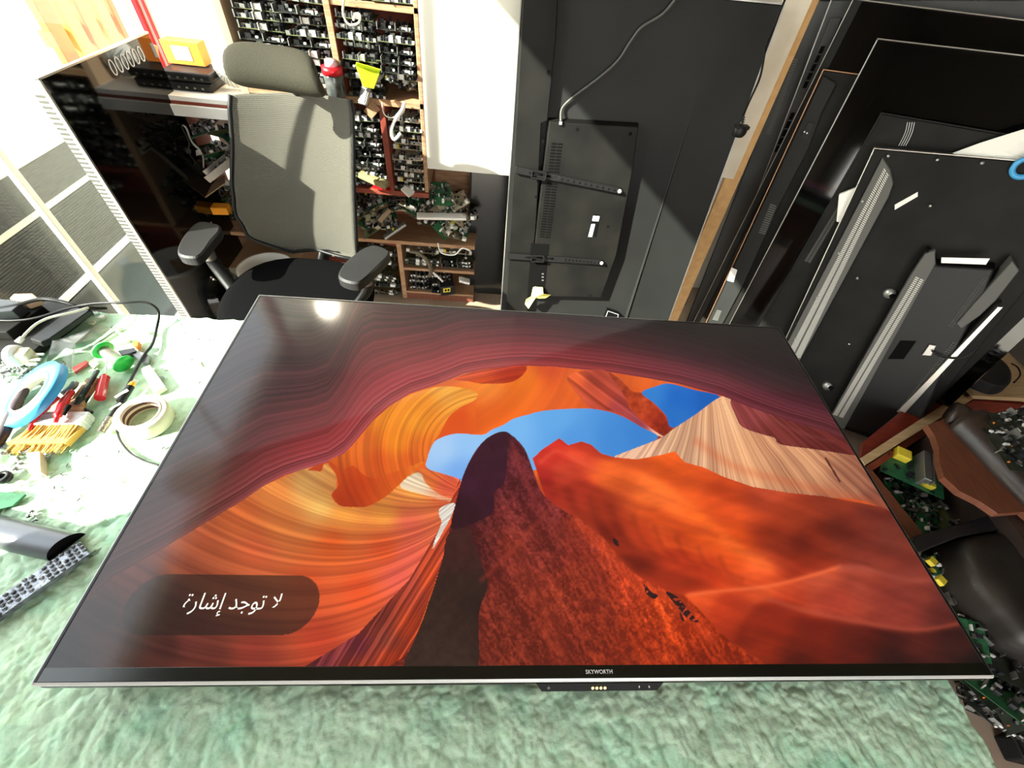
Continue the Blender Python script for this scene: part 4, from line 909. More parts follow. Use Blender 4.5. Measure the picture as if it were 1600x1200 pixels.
MB().tube(sp_, .026, n=10, flat=.6).build('spine', m_black, chair)
MB().bx(cl2(Vector((-.84, 1.33, .78))), (.26, .03, .09)).build('lumbar_support', m_black, chair, bevel=.012)
# headrest
hc = [cl2(at(x, y, 1, yy)) for x, y, yy in ((347, 62, 1.17), (365, 135, 1.13), (490, 82, 1.17), (520, 157, 1.13))]
def hrf(u_, v_):
    a = hc[0].lerp(hc[2], u_); c = hc[1].lerp(hc[3], u_); p = a.lerp(c, v_)
    p.y += .02 * (1 - (2 * u_ - 1) ** 2) - .032 * math.sin(PI * v_); return p
hv = []; nu, nv = 14, 10
def head(u_, v_):
    th = 2 * PI * u_; s_ = v_ * 2 - 1
    e_ = (1 - abs(s_) ** 6) ** (1 / 3.0) if abs(s_) < 1 else 0
    yy = math.copysign(abs(math.cos(th)) ** .55, math.cos(th)); zz = math.copysign(abs(math.sin(th)) ** .8, math.sin(th))
    p = hrf(.5 + s_ * .5, .5 + yy * .5 * e_); p.y += zz * .028 * e_; return p
MB().sheet(head, 28, 30).build('headrest', mat('headrest mesh', (52, 50, 40), .8, bump=.9, bscale=420, spec=.2), chair)
MB().tube([cl2(Vector((-.84, 1.22, 1.12))), cl2(Vector((-.84, 1.3, 1.08))), cl2(Vector((-.84, 1.36, 1.0)))], .018, n=10).build('headrest_stem', m_black, chair)
# seat: rounded cushion
sz = .47
def seat(u_, v_):
    th = 2 * PI * u_; c, s_ = math.cos(th), math.sin(th)
    k = 1 / (abs(c) ** 2.6 + abs(s_) ** 2.6) ** (1 / 2.6)
    pr_ = [(0, .05), (.6, .052), (.86, .046), (.96, .03), (1, .0), (.96, -.03), (.8, -.045), (0, -.045)]
    f = v_ * 6.999; i = int(f); t = f - i; rr = pr_[i][0] * (1 - t) + pr_[i + 1][0] * t; zz = pr_[i][1] * (1 - t) + pr_[i + 1][1] * t
    return Vector((c * k * .285 * rr + .01, s_ * k * .27 * rr + .02, sz - .02 + zz - .02 * max(0, -s_) * rr))
MB().sheet(seat, 40, 21).build('seat', m_fabric, chair)
MB().box(-.14, .14, -.1, .16, .38, .41).build('tilt_mechanism', m_black, chair, bevel=.01)
MB().cyl((0, .02, .12), (0, .02, .39), .028).cyl((0, .02, .1), (0, .02, .25), .036).build('gas_column', m_black, chair)
for k in range(5):
    t0 = 2 * PI * k / 5 + .3; d = Vector((math.cos(t0), math.sin(t0), 0)); c = Vector((0, .02, 0))
    leg = MB().tube([c + d * .03 + Vector((0, 0, .13)), c + d * .17 + Vector((0, 0, .10)), c + d * .29 + Vector((0, 0, .075))], [.026, .02, .016], n=10).build('leg', m_black, chair)
    s_ = d.cross(Vector((0, 0, 1)))
    MB().cyl(c + d * .29 + s_ * .022 + Vector((0, 0, .029)), c + d * .29 + s_ * .006 + Vector((0, 0, .029)), .028).cyl(c + d * .29 - s_ * .022 + Vector((0, 0, .029)), c + d * .29 - s_ * .006 + Vector((0, 0, .029)), .028).build('caster', m_black, leg)
def arm(pxs, z, post_to):
    P = [cl2(at(x, y, 2, z)) for x, y in pxs]
    poly = crom([Vector((p.x, p.y, 0)) for p in P], 4, True)
    pad = MB().prism([(p.x, p.y) for p in poly], z - .034, z - .006).prism([(p.x, p.y) for p in poly], z - .006, z, 0, None, .008).build('arm_pad', mat('soft black arm pad', (26, 26, 27), .55), chair, bevel=.004)
    c = sum((Vector((p.x, p.y)) for p in P), Vector((0, 0))) / len(P)
    MB().tube([Vector((c.x, c.y, z - .03)), Vector((c.x * .985, c.y, z - .12)), Vector((post_to[0], post_to[1], .42))], [.024, .024, .022], n=10, flat=.6).build('arm_post', m_black, chair)
    MB().cyl((c.x, c.y, z - .09), (c.x, c.y, z - .03), .021, n=14).build('arm_sleeve', mat('grey arm sleeve', (120, 116, 110), .35, .4), chair)
arm([(277, 396), (283, 372), (302, 350), (318, 345), (341, 350), (343, 360), (330, 376), (314, 396), (300, 402)], .655, (-.2, .0))
arm([(528, 428), (538, 410), (562, 390), (584, 382), (604, 388), (608, 396), (592, 415), (566, 438), (552, 442), (534, 437)], .665, (.2, .0))
# ------------------------------------------------------------------ circuit boards
def board_mesh(seed, w, d, style):
    r = random.Random(seed); b = MB()
    mats = [dict(g=m_green, k=m_pcbdk, t=m_pcbtan, o=m_pcbolive, c=m_pcbcream)[style], m_alu, m_cap, m_yel, m_white, m_black, m_steel, m_orange, m_paper]
    b.box(-w / 2, w / 2, -d / 2, d / 2, 0, .0016, 0)
    n_ = int(26 + w * d * 500)
    for k in range(n_):
        x = r.uniform(-w / 2 + .01, w / 2 - .01); y = r.uniform(-d / 2 + .008, d / 2 - .008); q = r.random()
        if k < w * 90: y = -d / 2 + r.uniform(.006, .012); x = -w / 2 + (k + .5) / (w * 90) * w
        if q < .34:
            rr = r.uniform(.003, .007); h = r.uniform(.008, .02); b.cyl((x, y, .0016), (x, y, h), rr, n=8, mi=2, caps=False); b.cyl((x, y, h - .0003), (x, y, h), rr * .95, n=8, mi=1)
        elif q < .46: b.bx((x, y, .010), (r.uniform(.012, .024), r.uniform(.01, .018), .018), r.choice([2, 2, 4, 4, 5, 8, 3] if r.random() < .5 else [2, 4, 5, 8]))
        elif q < .62: b.bx((x, y, .0035), (r.uniform(.008, .02), r.uniform(.008, .016), .004), 5)
        elif q < .76: b.bx((x, y, .006), (r.uniform(.010, .022), .006, .010), 4)
        elif q < .84: b.bx((x, y, .012), (.003, r.uniform(.02, .04), .022), 1)
        elif q < .92: b.bx((x, y, .004), (.005, .003, .006), r.choice([7, 8, 6]))
        else: b.bx((x, y, .007), (.014, .012, .012), 6)
    return b.mesh('circuit_board', mats)
BV = [board_mesh(100 + i, w_, d_, s_) for i, (w_, d_, s_) in enumerate([(.20, .15, 'k'), (.16, .14, 'o'), (.22, .16, 't'), (.14, .11, 'g'), (.19, .12, 'k'), (.13, .13, 'o'), (.17, .10, 'g'), (.12, .09, 't'), (.10, .08, 'k'), (.24, .10, 'o'), (.16, .12, 'c'), (.13, .09, 'c'), (.22, .09, 'c')])]
BDIM = [(.20, .15), (.16, .14), (.22, .16), (.14, .11), (.19, .12), (.13, .13), (.17, .10), (.12, .09), (.10, .08), (.24, .10), (.16, .12), (.13, .09), (.22, .09)]
def board(i, M, label, group):
    o = bpy.data.objects.new('circuit_board', BV[i % len(BV)]); COL.objects.link(o); o.matrix_world = M
    return tag(o, label, 'circuit board', group)
r5 = random.Random(51)
def stack(x0, x1, z0, z1, pitch, label, group, cols=1, y=1.58, styles=(0, 1, 2, 4, 5, 9), tilt=.0, jx=.01):
    cw = (x1 - x0) / cols
    for c in range(cols):
        z = z0 + .003
        while z < z1 - .02:
            i = r5.choice(styles); w_, d_ = BDIM[i]; s_ = min(1.25, max(.55, (cw * .96) / w_))
            M = Matrix.Translation((x0 + cw * (c + .5) + r5.uniform(-jx, jx), y + r5.uniform(-.02, .015), z)) @ Matrix.Rotation(r5.uniform(-.05, .05), 4, 'Z') @ Matrix.Rotation(r5.uniform(-.03, .03) + tilt, 4, 'Y') @ Matrix.Rotation(r5.uniform(-.02, .05), 4, 'X') @ Matrix.Diagonal((s_, 1, 1, 1))
            board(i, M, label, group); z += pitch * r5.uniform(.85, 1.2)
def heap(x0, x1, y0, y1, z0, z1, n_, label, group, steep=.9, styles=(3, 5, 6, 7, 8), sc=(.6, 1.0)):
    for k in range(n_):
        i = r5.choice(styles); s_ = r5.uniform(*sc)
        f = r5.random()
        M = Matrix.Translation((r5.uniform(x0, x1), r5.uniform(y0, y1), z0 + (z1 - z0) * f)) @ Matrix.Rotation(r5.uniform(-PI, PI), 4, 'Z') @ Matrix.Rotation(r5.uniform(-steep, steep), 4, 'X') @ Matrix.Rotation(r5.uniform(-steep, steep) * .6, 4, 'Y') @ Matrix.Scale(s_, 4)
        board(i, M, label, group)

# ------------------------------------------------------------------ shelving
YF, YD = 1.50, 1.775
sh = empty('shelving_unit', (-.66, 1.64, 0), 'tall wooden shelving packed with salvaged circuit boards behind the office chair', 'shelving')
def lb(mb): return mb
SX, SY = -.66, 1.64
def sbox(x0, x1, z0, z1, name, m, y0=YF, y1=YD, bev=.002):
    return MB().box(x0 - SX, x1 - SX, y0 - SY, y1 - SY, z0, z1).build(name, m, sh, bevel=bev)
sbox(-1.13, -1.10, .02, 1.62, 'side_panel', m_card); sbox(-.745, -.722, 1.01, 1.62, 'divider', m_shelfr); sbox(-.432, -.415, .64, 1.62, 'side_panel', m_shelf)
sbox(-.745, -.722, 1.01, 1.62, 'face_strip', m_shelf, YF - .006, YF)
sbox(-.722, -.415, 1.285, 1.305, 'shelf_board', m_shelf); sbox(-1.10, -.415, .985, 1.008, 'shelf_board', m_shelf)
sbox(-.60, -.575, .635, .985, 'divider', m_shelfr); sbox(-1.10, -.415, .612, .635, 'shelf_board', m_shelfr)
sbox(-1.10, -.19, .352, .372, 'shelf_board', m_shelf); sbox(-.60, -.575, .0, .352, 'divider', m_shelf); sbox(-.575, -.19, .195, .212, 'shelf_board', m_shelf)
sbox(-.575, -.19, .04, .052, 'shelf_board', m_shelf); sbox(-.575, -.385, 0.0, .038, 'plinth_panel', m_woodb, YF, YF + .015); sbox(-.383, -.19, 0.0, .038, 'plinth_panel', m_woodb, YF, YF + .015)
sbox(-1.10, -.415, .02, 1.62, 'back_board', m_shelfr, YD, YD + .008); sbox(-.415, -.19, .02, .66, 'back_board', m_shelf, YD, YD + .008)
sbox(-1.10, -.415, 1.60, 1.62, 'top_board', m_shelf)
ls = empty('low_shelf', (-1.34, 1.62, 0), 'low white edged shelf in the corner left of the office chair', 'shelf')
def lbx(x0, x1, z0, z1, name, m, y0=1.46, y1=1.78): return MB().box(x0 + 1.34, x1 + 1.34, y0 - 1.62, y1 - 1.62, z0, z1).build(name, m, ls, bevel=.002)
lbx(-1.50, -1.135, .945, .962, 'shelf_board', m_paper); lbx(-1.47, -1.135, .895, .935, 'front_fascia', m_white, 1.445, 1.458); lbx(-1.50, -1.135, .925, .945, 'rail', m_shelfr)
lbx(-1.50, -1.135, .36, .38, 'shelf_board', m_shelf); lbx(-1.51, -1.49, 0, .945, 'side_panel', m_shelfr); lbx(-1.50, -1.135, .02, .04, 'shelf_board', m_shelf)

G = 'boards stacked behind the headrest'; stack(-1.09, -.75, 1.008, 1.50, .029, 'thin circuit board stacked in the tall bay behind the headrest', G, 2, styles=(0, 1, 4, 5))
stack(-.715, -.575, 1.008, 1.27, .030, 'circuit board stacked under the topmost shelf, left of the lime scoop', 'boards beside the lime scoop', 1, styles=(0, 1, 4, 5))
stack(-.575, -.44, 1.07, 1.25, .030, 'circuit board stacked under the topmost shelf, near its right end', 'boards at the right end under the topmost shelf', 1, styles=(1, 5, 0))
stack(-.90, -.605, .635, .965, .027, 'dark circuit board stacked right of the mesh back, left of the red divider', 'boards between chair back and divider', 2, styles=(0, 4, 0, 1))
stack(-1.09, -.91, .635, .965, .04, 'circuit board stacked behind the mesh chair back', 'boards hidden by the chair back', 1, styles=(0, 4))
stack(-.572, -.435, .635, .965, .030, 'circuit board stacked right of the red divider in sunlight', 'boards right of the divider', 1, styles=(1, 5, 2, 10, 12))
stack(-.715, -.43, 1.308, 1.42, .035, 'circuit board lying on the topmost shelf board', 'boards on the topmost shelf', 2, styles=(1, 2, 5))
stack(-.56, -.20, .215, .33, .034, 'circuit board stacked on the lowest but one shelf beside the black panel', 'boards on the narrow lower shelf', 2, styles=(1, 0, 12))
stack(-.55, -.32, .055, .16, .035, 'blue black circuit board on the bottom shelf above the brown plinth', 'boards on the bottom shelf', 2, styles=(0, 4))
stack(-.86, -.61, .01, .20, .036, 'dusty brown board stacked on the floor under the right arm pad', 'dusty boards under the arm pad', 1, styles=(2, 9, 1), y=1.56)
stack(-.86, -.61, .21, .32, .05, 'olive board lying on top of the dusty pile under the arm pad', 'olive boards under the arm pad', 1, styles=(1, 9), tilt=.12)
heap(-.88, -.24, 1.52, 1.70, .40, .55, 34, 'loose circuit board tossed in the sunlit heap on the wide shelf', 'heap on the wide shelf', .9, styles=(3, 5, 6, 7, 8, 10, 11, 11, 12))
heap(-.42, -.23, 1.52, 1.68, .42, .62, 16, 'loose board on the right side of the sunlit heap beside the black panel', 'heap beside the black panel', .8, styles=(11, 10, 12, 3, 7))
heap(-.55, -.44, 1.52, 1.66, 1.02, 1.09, 10, 'small loose board under the stack near the lime scoop', 'loose boards near the lime scoop', .7, styles=(7, 8), sc=(.5, .8))
heap(-1.44, -1.17, 1.50, 1.68, .66, .86, 26, 'loose circuit board piled under the white edged low shelf', 'pile under the low shelf', .7, styles=(3, 5, 6, 7, 10, 11), sc=(.7, 1.1))
heap(-1.44, -1.17, 1.50, 1.66, .40, .62, 22, 'loose board in the lower pile of the corner shelf', 'lower pile of the corner shelf', .8, sc=(.7, 1.1))

def thing(mb, name, mats, label, cat, bevel=0.0, M=None, group=None, **k):
    return tag(mb.build(name, mats, bevel=bevel, M=M, **k), label, cat, group)
def bxc(px, py, ax, val, d, rz=0, tilt=0, up=0):   # a box frame whose centre shows at a pixel
    p = at(px, py, ax, val); return Matrix.Translation(p + Vector((0, 0, up))) @ Matrix.Rotation(rz, 4, 'Z') @ Matrix.Rotation(tilt, 4, 'Y')
# things on the low shelf
for k, lbl in enumerate(('lower dark set top box on the low white edged shelf', 'upper dark set top box, stacked on the other on the low shelf')):
    bx3 = empty('set_top_box', (-1.35 + k * .01, 1.60, .963 + k * .033), lbl, 'set top box')
    MB().box(-.095, .095, -.08, .08, 0, .03).build('casing', m_black, bx3, bevel=.008)
    a = MB()
    for j in range(5): a.bx((-.06 + j * .03, -.081, .012), (.008, .002, .006))
    a.build('port', m_steel, bx3)
ob = empty('orange_carton', (-1.36, 1.63, 1.03), 'orange and white carton standing on the set top boxes', 'carton')
MB().box(-.07, .07, -.03, .03, 0, .075).build('carton_body', m_orange, ob, bevel=.001); MB().box(-.035, .03, -.0315, -.03, .015, .06).build('printed_patch', m_paper, ob)
fn = empty('round_fan', (-1.19, 1.59, .965), 'pale round desk fan partly hidden by the headrest', 'fan')
a = MB()
for k in range(10):
    t0 = PI * k / 10; a.tube([(.06 * math.cos(t0), -.02, .07 + .06 * math.sin(t0)), (0, -.045, .07), (-.06 * math.cos(t0), -.02, .07 - .06 * math.sin(t0))], .0014, n=5)
a.build('guard', m_alu, fn); MB().lathe([(0, -.02), (.064, -.02), (.066, 0), (.05, .02), (0, .025)], 30, M=Matrix.Translation((0, 0, .07)) @ Matrix.Rotation(PI / 2, 4, 'X')).build('fan_shell', m_paper, fn)
# metal channel brackets, orange terminal and box near the left arm
thing(MB().box(-.09, .09, -.03, .03, 0, .002).box(-.09, .09, -.032, -.03, 0, .03).box(-.09, .09, .03, .032, 0, .03), 'metal_channel', m_alu, 'slotted metal channel lying at an angle in the corner pile', 'bracket', .001, bxc(352, 262, 1, 1.47, None, .5, -.5))
thing(MB().box(-.1, .1, -.04, .04, 0, .003), 'cardboard_strip', m_card, 'folded brown cardboard strip below the slotted metal channel', 'cardboard', 0, bxc(325, 300, 1, 1.44, None, .4, -.5))
hs = empty('heat_sink', bxc(296, 322, 1, 1.40, None, -.3, .3), 'dark finned heat sink with a white block, left of the chair back', 'heat sink')
a = MB().box(-.04, .04, -.02, .02, 0, .006)
for k in range(9): a.box(-.038 + k * .009, -.034 + k * .009, -.02, .02, .006, .03)
a.build('fins', m_alu, hs)
thing(MB().box(-.035, .035, -.025, .025, 0, .035), 'terminal_block', mat('bright orange plastic', (250, 170, 40), .4), 'bright orange terminal block left of the chair back', 'terminal block', .004, bxc(348, 332, 1, 1.42, None, .1))
thing(MB().box(-.06, .06, -.05, .05, 0, .008), 'paper_label_card', m_paper, 'white card lying beside the finned heat sink', 'card', .001, bxc(308, 340, 1, 1.38, None, .3, .2))
thing(MB().bx((0, 0, .07), (.36, .28, .14)), 'cardboard_box', m_card, 'brown cardboard box on the floor behind the left arm pad', 'box', .003, Matrix.Translation((-1.27, 1.48, .12)) @ Matrix.Rotation(.1, 4, 'Z'))
# white bucket and water bottle on the floor
bk2 = empty('bucket', (-1.19, 1.28, .0), 'white plastic bucket with an open rim under the chair', 'bucket')
MB().lathe([(0, .01), (.10, .01), (.12, .30), (.128, .30), (.128, .315), (.116, .315), (.098, .02), (0, .02)], 36).build('bucket_body', m_white, bk2)
wbt = empty('water_bottle', Matrix.Translation((at(330, 448, 2, .24).x, at(330, 448, 2, .24).y, .0)), 'large clear water bottle with a blue tint beside the left chair arm', 'bottle')
MB().lathe([(0, 0), (.11, 0), (.13, .02), (.13, .12), (.122, .13), (.13, .14), (.13, .20), (.122, .25), (.095, .29), (.05, .315), (.03, .32), (.03, .34), (0, .34)], 40).build('bottle_body', m_bottle, wbt)
MB().lathe([(0, 0), (.033, 0), (.033, .03), (0, .012)], 24, M=Matrix.Translation((0, 0, .34))).build('cap', mat('clear grey cap', (150, 160, 165), .3), wbt)
# red lidded jar and others on the 1.0 shelf
jr = empty('jar', at(527, 152, 1, 1.475) + Vector((0, 0, .004)), 'clear jar of black bits with a red lid, standing behind the chair headrest', 'jar')
MB().lathe([(0, 0), (.033, 0), (.036, .006), (.036, .068), (.032, .075)], 28).build('jar_body', mat('smoky jar', (52, 56, 56), .15, rgb2=(96, 98, 96), nscale=40), jr)
MB().lathe([(0, 0), (.038, 0), (.038, .024), (0, .024)], 28, M=Matrix.Translation((0, 0, .074))).build('lid', m_red, jr)
MB().lathe([(0, 0), (.024, 0), (.02, .02), (0, .022)], 20, M=Matrix.Translation((0, 0, .099))).build('crystal_heap', mat('pinkish glass beads', (226, 196, 206), .2), jr)
thing(MB().lathe([(0, 0), (.02, 0), (.024, .04), (.02, .042), (.017, .004), (0, .004)], 20), 'small_cup', m_card, 'small tan cup left of the red lidded jar', 'cup', 0, Matrix.Translation(at(507, 155, 1, 1.475) + Vector((0, 0, .004))))
sc_ = empty('scoop', bxc(575, 120, 1, 1.47, None, .35, .25) @ Matrix.Rotation(.8, 4, 'X'), 'lime green plastic scoop lying on grey parts beside the divider', 'scoop')
MB().prism([(-.045, .03), (.045, .025), (.02, -.04), (-.02, -.042)], 0, .003).box(-.045, .045, .026, .03, 0, .02).build('scoop_pan', mat('lime plastic', (196, 216, 40), .4), sc_, bevel=.002)
for (x, y, rz, tl, lbl) in ((583, 130, .7, -.5, 'grey plastic casing under the lime scoop, upper of two'), (572, 146, 1.1, -.9, 'grey plastic casing under the lime scoop, lower of two')):
    thing(MB().box(-.045, .045, -.02, .02, 0, .012).box(-.04, .04, -.016, .016, .012, .016), 'plastic_casing', m_alu, lbl, 'casing', .003, bxc(x, y, 1, 1.50, None, rz, tl))
thing(MB().box(-.02, .02, -.002, .002, -.028, .028), 'bracket_plate', m_shelf, 'tan plate with two slots hanging from the shelf edge', 'bracket', .001, Matrix.Translation(at(581, 172, 1, 1.49)) @ Matrix.Rotation(.8, 4, 'Y'))
# leads
def lead(pts, r, m, lbl, y=None, cat='cable', name='cable', n=7):
    P = [at(p[0], p[1], 1, p[2] if len(p) > 2 else y) for p in pts]
    return thing(MB().tube(P, r, n=n), name, m, lbl, cat)
m_lead = mat('off white flex', (214, 206, 188), .5)
lead([(538, -5), (536, 20), (545, 38), (560, 36), (563, 24), (556, 22), (552, 32)], .004, m_lead, 'pale looped lead hanging at the top of the shelving', 1.48)
lead([(597, 160), (600, 178), (612, 184), (630, 176), (632, 160)], .003, m_lead, 'pale lead looped under the lime scoop shelf', 1.48)
lead([(632, 160), (628, 172), (618, 186), (611, 205), (616, 218), (626, 208)], .007, m_paper, 'broad white ribbon lead hanging down the red divider', 1.48)
lead([(684, 380), (690, 395), (710, 398), (722, 388), (735, 392)], .004, m_paper, 'white lead looped over the narrow lower shelf', 1.48)
lead([(640, 392), (655, 396), (668, 408), (674, 424), (670, 432)], .011, mat('olive ribbon', (96, 88, 70), .5), 'wide olive ribbon curving off the wide shelf', 1.47)
lead([(674, 424), (684, 432), (692, 440)], .006, m_paper, 'short white strip below the olive ribbon', 1.47)
lead([(272, 195), (277, 225), (288, 262), (300, 275)], .0045, m_ventd, 'grey lead hanging behind the dark television, left one', 1.47)
lead([(284, 195), (291, 200), (300, 222), (316, 240), (318, 262)], .0045, m_alu, 'grey lead curving behind the dark television, right one', 1.47)
for nm_, x, y, rz, tl, sx_, sy_, m_, lbl in (
    ('metal_tray', 690, 340, .15, .02, .24, .05, m_paper, 'long white tray lying across the sunlit heap'),
    ('metal_tray', 618, 362, .4, -.5, .13, .03, m_alu, 'grey wedge shaped tray on the left of the sunlit heap'),
    ('ribbon_strip', 602, 338, .7, -.6, .08, .02, m_card, 'tan strip on the left of the sunlit heap'),
    ('white_bracket', 637, 300, -.5, .5, .05, .05, m_paper, 'white angled bracket at the top of the sunlit heap')):
    thing(MB().box(-sx_ / 2, sx_ / 2, -sy_ / 2, sy_ / 2, 0, .012), nm_, m_, lbl, 'metal part', .002, bxc(x, y, 1, 1.50, None, rz, tl))
rl = bxc(585, 283, 1, 1.50, None, -.25, .25)
thing(MB().box(-.065, .065, -.03, .03, 0, .022).box(-.05, .02, -.025, .025, .022, .025), 'remote_control', mat('khaki plastic', (158, 148, 104), .5), 'khaki remote control lying on boards left of the red divider', 'remote control', .004, rl)
thing(MB().box(-.04, .04, -.02, .02, 0, .008), 'red_card', m_red, 'small red card below the khaki remote control', 'card', .001, bxc(597, 294, 1, 1.50, None, -.1, .1))
aq = empty('adapter', bxc(697, 450, 1, 1.48, None, .3, 0), 'dark adapter with a yellow label on the bottom shelf', 'adapter')
MB().box(-.035, .045, -.03, .03, -.03, .03).build('adapter_body', m_cap, aq, bevel=.004); q = MB().box(-.022, .018, -.0315, -.03, -.005, .022).build('label_patch', m_yel, aq)
MB().box(-.014, -.004, -.0325, -.0315, .002, .016).box(.002, .012, -.0325, -.0315, .002, .016).build('label_print', m_hole, q)
thing(MB().box(-.03, .03, -.02, .02, 0, .015), 'white_block', m_paper, 'white block at the right end of the bottom shelf', 'block', .002, bxc(725, 440, 1, 1.50, None, .1, .3))

# ------------------------------------------------------------------ clutter on the bench
Z0 = FZ + .003
def fp(x, y, z=Z0): return at(x, y, 2, z)
def ring(px, py, ro, ri, h, z=Z0, tilt=None):
    return Matrix.Translation(fp(px, py, z)) @ (tilt or Matrix())
# white masking tape roll
a0 = fp(175, 655, .83); a1 = fp(257, 645, .83); ro = (a1 - a0).length / 2 * 1.02
c = (fp(219, 645, .835))
mt = empty('tape_roll', Matrix.Translation((c.x, c.y, Z0)), 'roll of cream masking tape lying flat in the sun beside the television', 'tape roll')
MB().lathe([(ro, 0), (ro, .032), (ro * .80, .032), (ro * .80, 0), (ro, 0)], 56).build('tape_winding', mat('cream masking tape', (232, 224, 190), .6), mt)
MB().lathe([(ro * .79, 0), (ro * .79, .033), (ro * .70, .033), (ro * .70, 0), (ro * .79, 0)], 56).build('cardboard_core', mat('printed card core', (222, 206, 184), .7), mt)
a = MB()
for k in range(26):
    t = 2 * PI * k / 26
    for z in (.009, .023): a.bx((ro * .697 * math.cos(t), ro * .697 * math.sin(t), z), (.0015, .008, .007), rz=t)
a.build('printed_pattern', mat('brown print', (86, 62, 50), .7), mt)
# blue and white tape roll, tilted over the tools
c = fp(48, 612, .845); tl = Matrix.Rotation(-.42, 4, 'Y') @ Matrix.Rotation(.16, 4, 'X')
bt = empty('tape_roll', Matrix.Translation((c.x, c.y, .838)) @ tl, 'large roll of blue tape propped on red handled pliers', 'tape roll')
R_ = .076
MB().lathe([(R_, -.008), (R_, .008), (R_ * .64, .008), (R_ * .64, -.008), (R_, -.008)], 60).build('tape_winding', m_blue, bt)
MB().lathe([(R_ * .64, -.0085), (R_ * .64, .009), (R_ * .57, .009), (R_ * .57, -.0085), (R_ * .64, -.0085)], 60).build('white_core', m_white, bt)
# solder reel
p0 = fp(161, 547, .835); p1 = fp(192, 568, .822)
ax = (p1 - p0).normalized(); z_ = Vector((0, 0, 1)); b_ = ax.orthogonal().normalized(); c_ = ax.cross(b_)
Mr = Matrix(((b_.x, c_.x, ax.x, p0.x), (b_.y, c_.y, ax.y, p0.y), (b_.z, c_.z, ax.z, p0.z), (0, 0, 0, 1)))
ln_ = (p1 - p0).length
re = empty('solder_reel', Mr, 'green ended reel of solder wire lying on its side', 'solder reel')
m_gr = mat('bright green plastic', (40, 190, 70), .4)
MB().lathe([(0, -.002), (.022, -.002), (.022, .0015), (0, .0015)], 32).build('reel_flange', m_gr, re)
MB().lathe([(0, 0), (.022, 0), (.022, .003), (0, .003)], 32, M=Matrix.Translation((0, 0, ln_))).build('reel_flange', m_gr, re)
MB().lathe([(.0125, .0015), (.0125, ln_)], 28).build('solder_wire', mat('bright solder', (206, 196, 186), .3, .7, bump=.6, bscale=500, wave='Z'), re)
MB().lathe([(.0195, -.0028), (.022, -.0028), (.022, -.002), (.0195, -.002), (.0195, -.0028)], 32).lathe([(.011, -.0028), (.016, -.0028), (.016, -.002), (.011, -.002), (.011, -.0028)], 32).build('flange_rings', m_paper, re)
# screwdriver
A = fp(156, 622, .817); Bq = fp(164, 590, .817); T = fp(168, 558, .813)
sw_ = empty('screwdriver', Matrix.Translation(A), 'small screwdriver with a clear red handle', 'screwdriver')
MB().cyl((0, 0, 0), Bq - A, .0105, .0095, n=8, smooth=False).cyl(Bq - A, (Bq - A) * 1.12, .0095, .006, n=12).build('handle', mat('clear red plastic', (206, 30, 44), .12, coat=.5), sw_, bevel=.001)
MB().cyl((Bq - A) * 1.1, T - A, .0016, n=10).build('shaft', m_chrome, sw_)
# soldering pen with its black lead
A = fp(157, 676, .815); M2 = fp(186, 630, .82); Bq = fp(208, 598, .825)
pn = empty('soldering_iron', Matrix.Translation(A), 'black soldering pen with a yellow collar and long lead', 'soldering iron')
d = (Bq - A)
MB().cyl((0, 0, 0), d * .28, .0072, .0078, n=20).build('metal_barrel', mat('ribbed barrel', (120, 116, 108), .3, .8, bump=.9, bscale=300), pn)
MB().cyl(d * .28, d * .62, .005, .005, n=14).cyl(d * .60, d * .92, .0082, .0075, n=16).build('grip', m_black, pn, bevel=.0008)
MB().cyl(d * .92, d * 1.0, .0068, .0055, n=14).build('collar', mat('amber collar', (240, 170, 30), .4), pn)
MB().bx(d * .72 + Vector((-.0015, 0, .0075)), (.006, .026, .0025), rz=-.55).bx(d * .48 + Vector((0, 0, .0045)), (.004, .022, .002), rz=-.55).build('printed_label', m_print, pn)
cord = [fp(x, y, z) - A for x, y, z in ((194, 616, .82), (205, 592, .82), (225, 555, .815), (238, 538, .812), (245, 512, .812), (248, 490, .83), (240, 478, .85), (222, 472, .86), (190, 473, .865), (150, 474, .862), (110, 481, .855), (60, 496, .85), (20, 501, .848), (-30, 499, .85))]
MB().tube(cord, .0032, n=8).build('lead', m_black, pn)
tag(MB().tube([fp(x, y, z) for x, y, z in ((-30, 486, .87), (20, 478, .87), (60, 468, .872), (90, 470, .868), (130, 480, .85), (165, 482, .806))], .0045, n=8).build('cable', m_black), 'thick black cable lying over the stack of black frames', 'cable')
tag(MB().tube([fp(x, y, Z0 + .002) for x, y in ((183, 672), (188, 688), (203, 707), (225, 720), (250, 728))], .0022, n=6).build('cable', m_black), 'thin dark wire running from the masking tape under the television', 'cable')
# paint brush
BM = Matrix.Translation(fp(98, 662, .815)) @ Matrix.Rotation(.06, 4, 'Z')
br = empty('paint_brush', BM, 'wide paint brush with pale bristles and a metal ferrule', 'paint brush')
a = MB(); rb = random.Random(3)
for k in range(230):
    x = rb.uniform(-.047, .043); zz = rb.uniform(-.008, .012); l = rb.uniform(.045, .062)
    a.cyl((x, -.008, zz), (x * 1.12 - .018 + rb.uniform(-.004, .004), -.008 - l, zz * .5 - .008 + rb.uniform(-.001, .002)), .0011, .0006, n=4, caps=False, mi=k % 2)
a.prism([(-.048, -.008), (.044, -.008), (.034, -.05), (-.07, -.05)], -.010, .004, 1)
a.build('bristles', [mat('straw bristle', (226, 196, 110), .7), mat('golden bristle', (204, 156, 70), .7)], br)
MB().box(-.05, .046, -.010, .022, -.011, .013).box(-.051, .047, -.002, .002, -.0118, .0138).box(-.051, .047, .012, .016, -.0118, .0138).build('ferrule', m_chrome, br, bevel=.002)
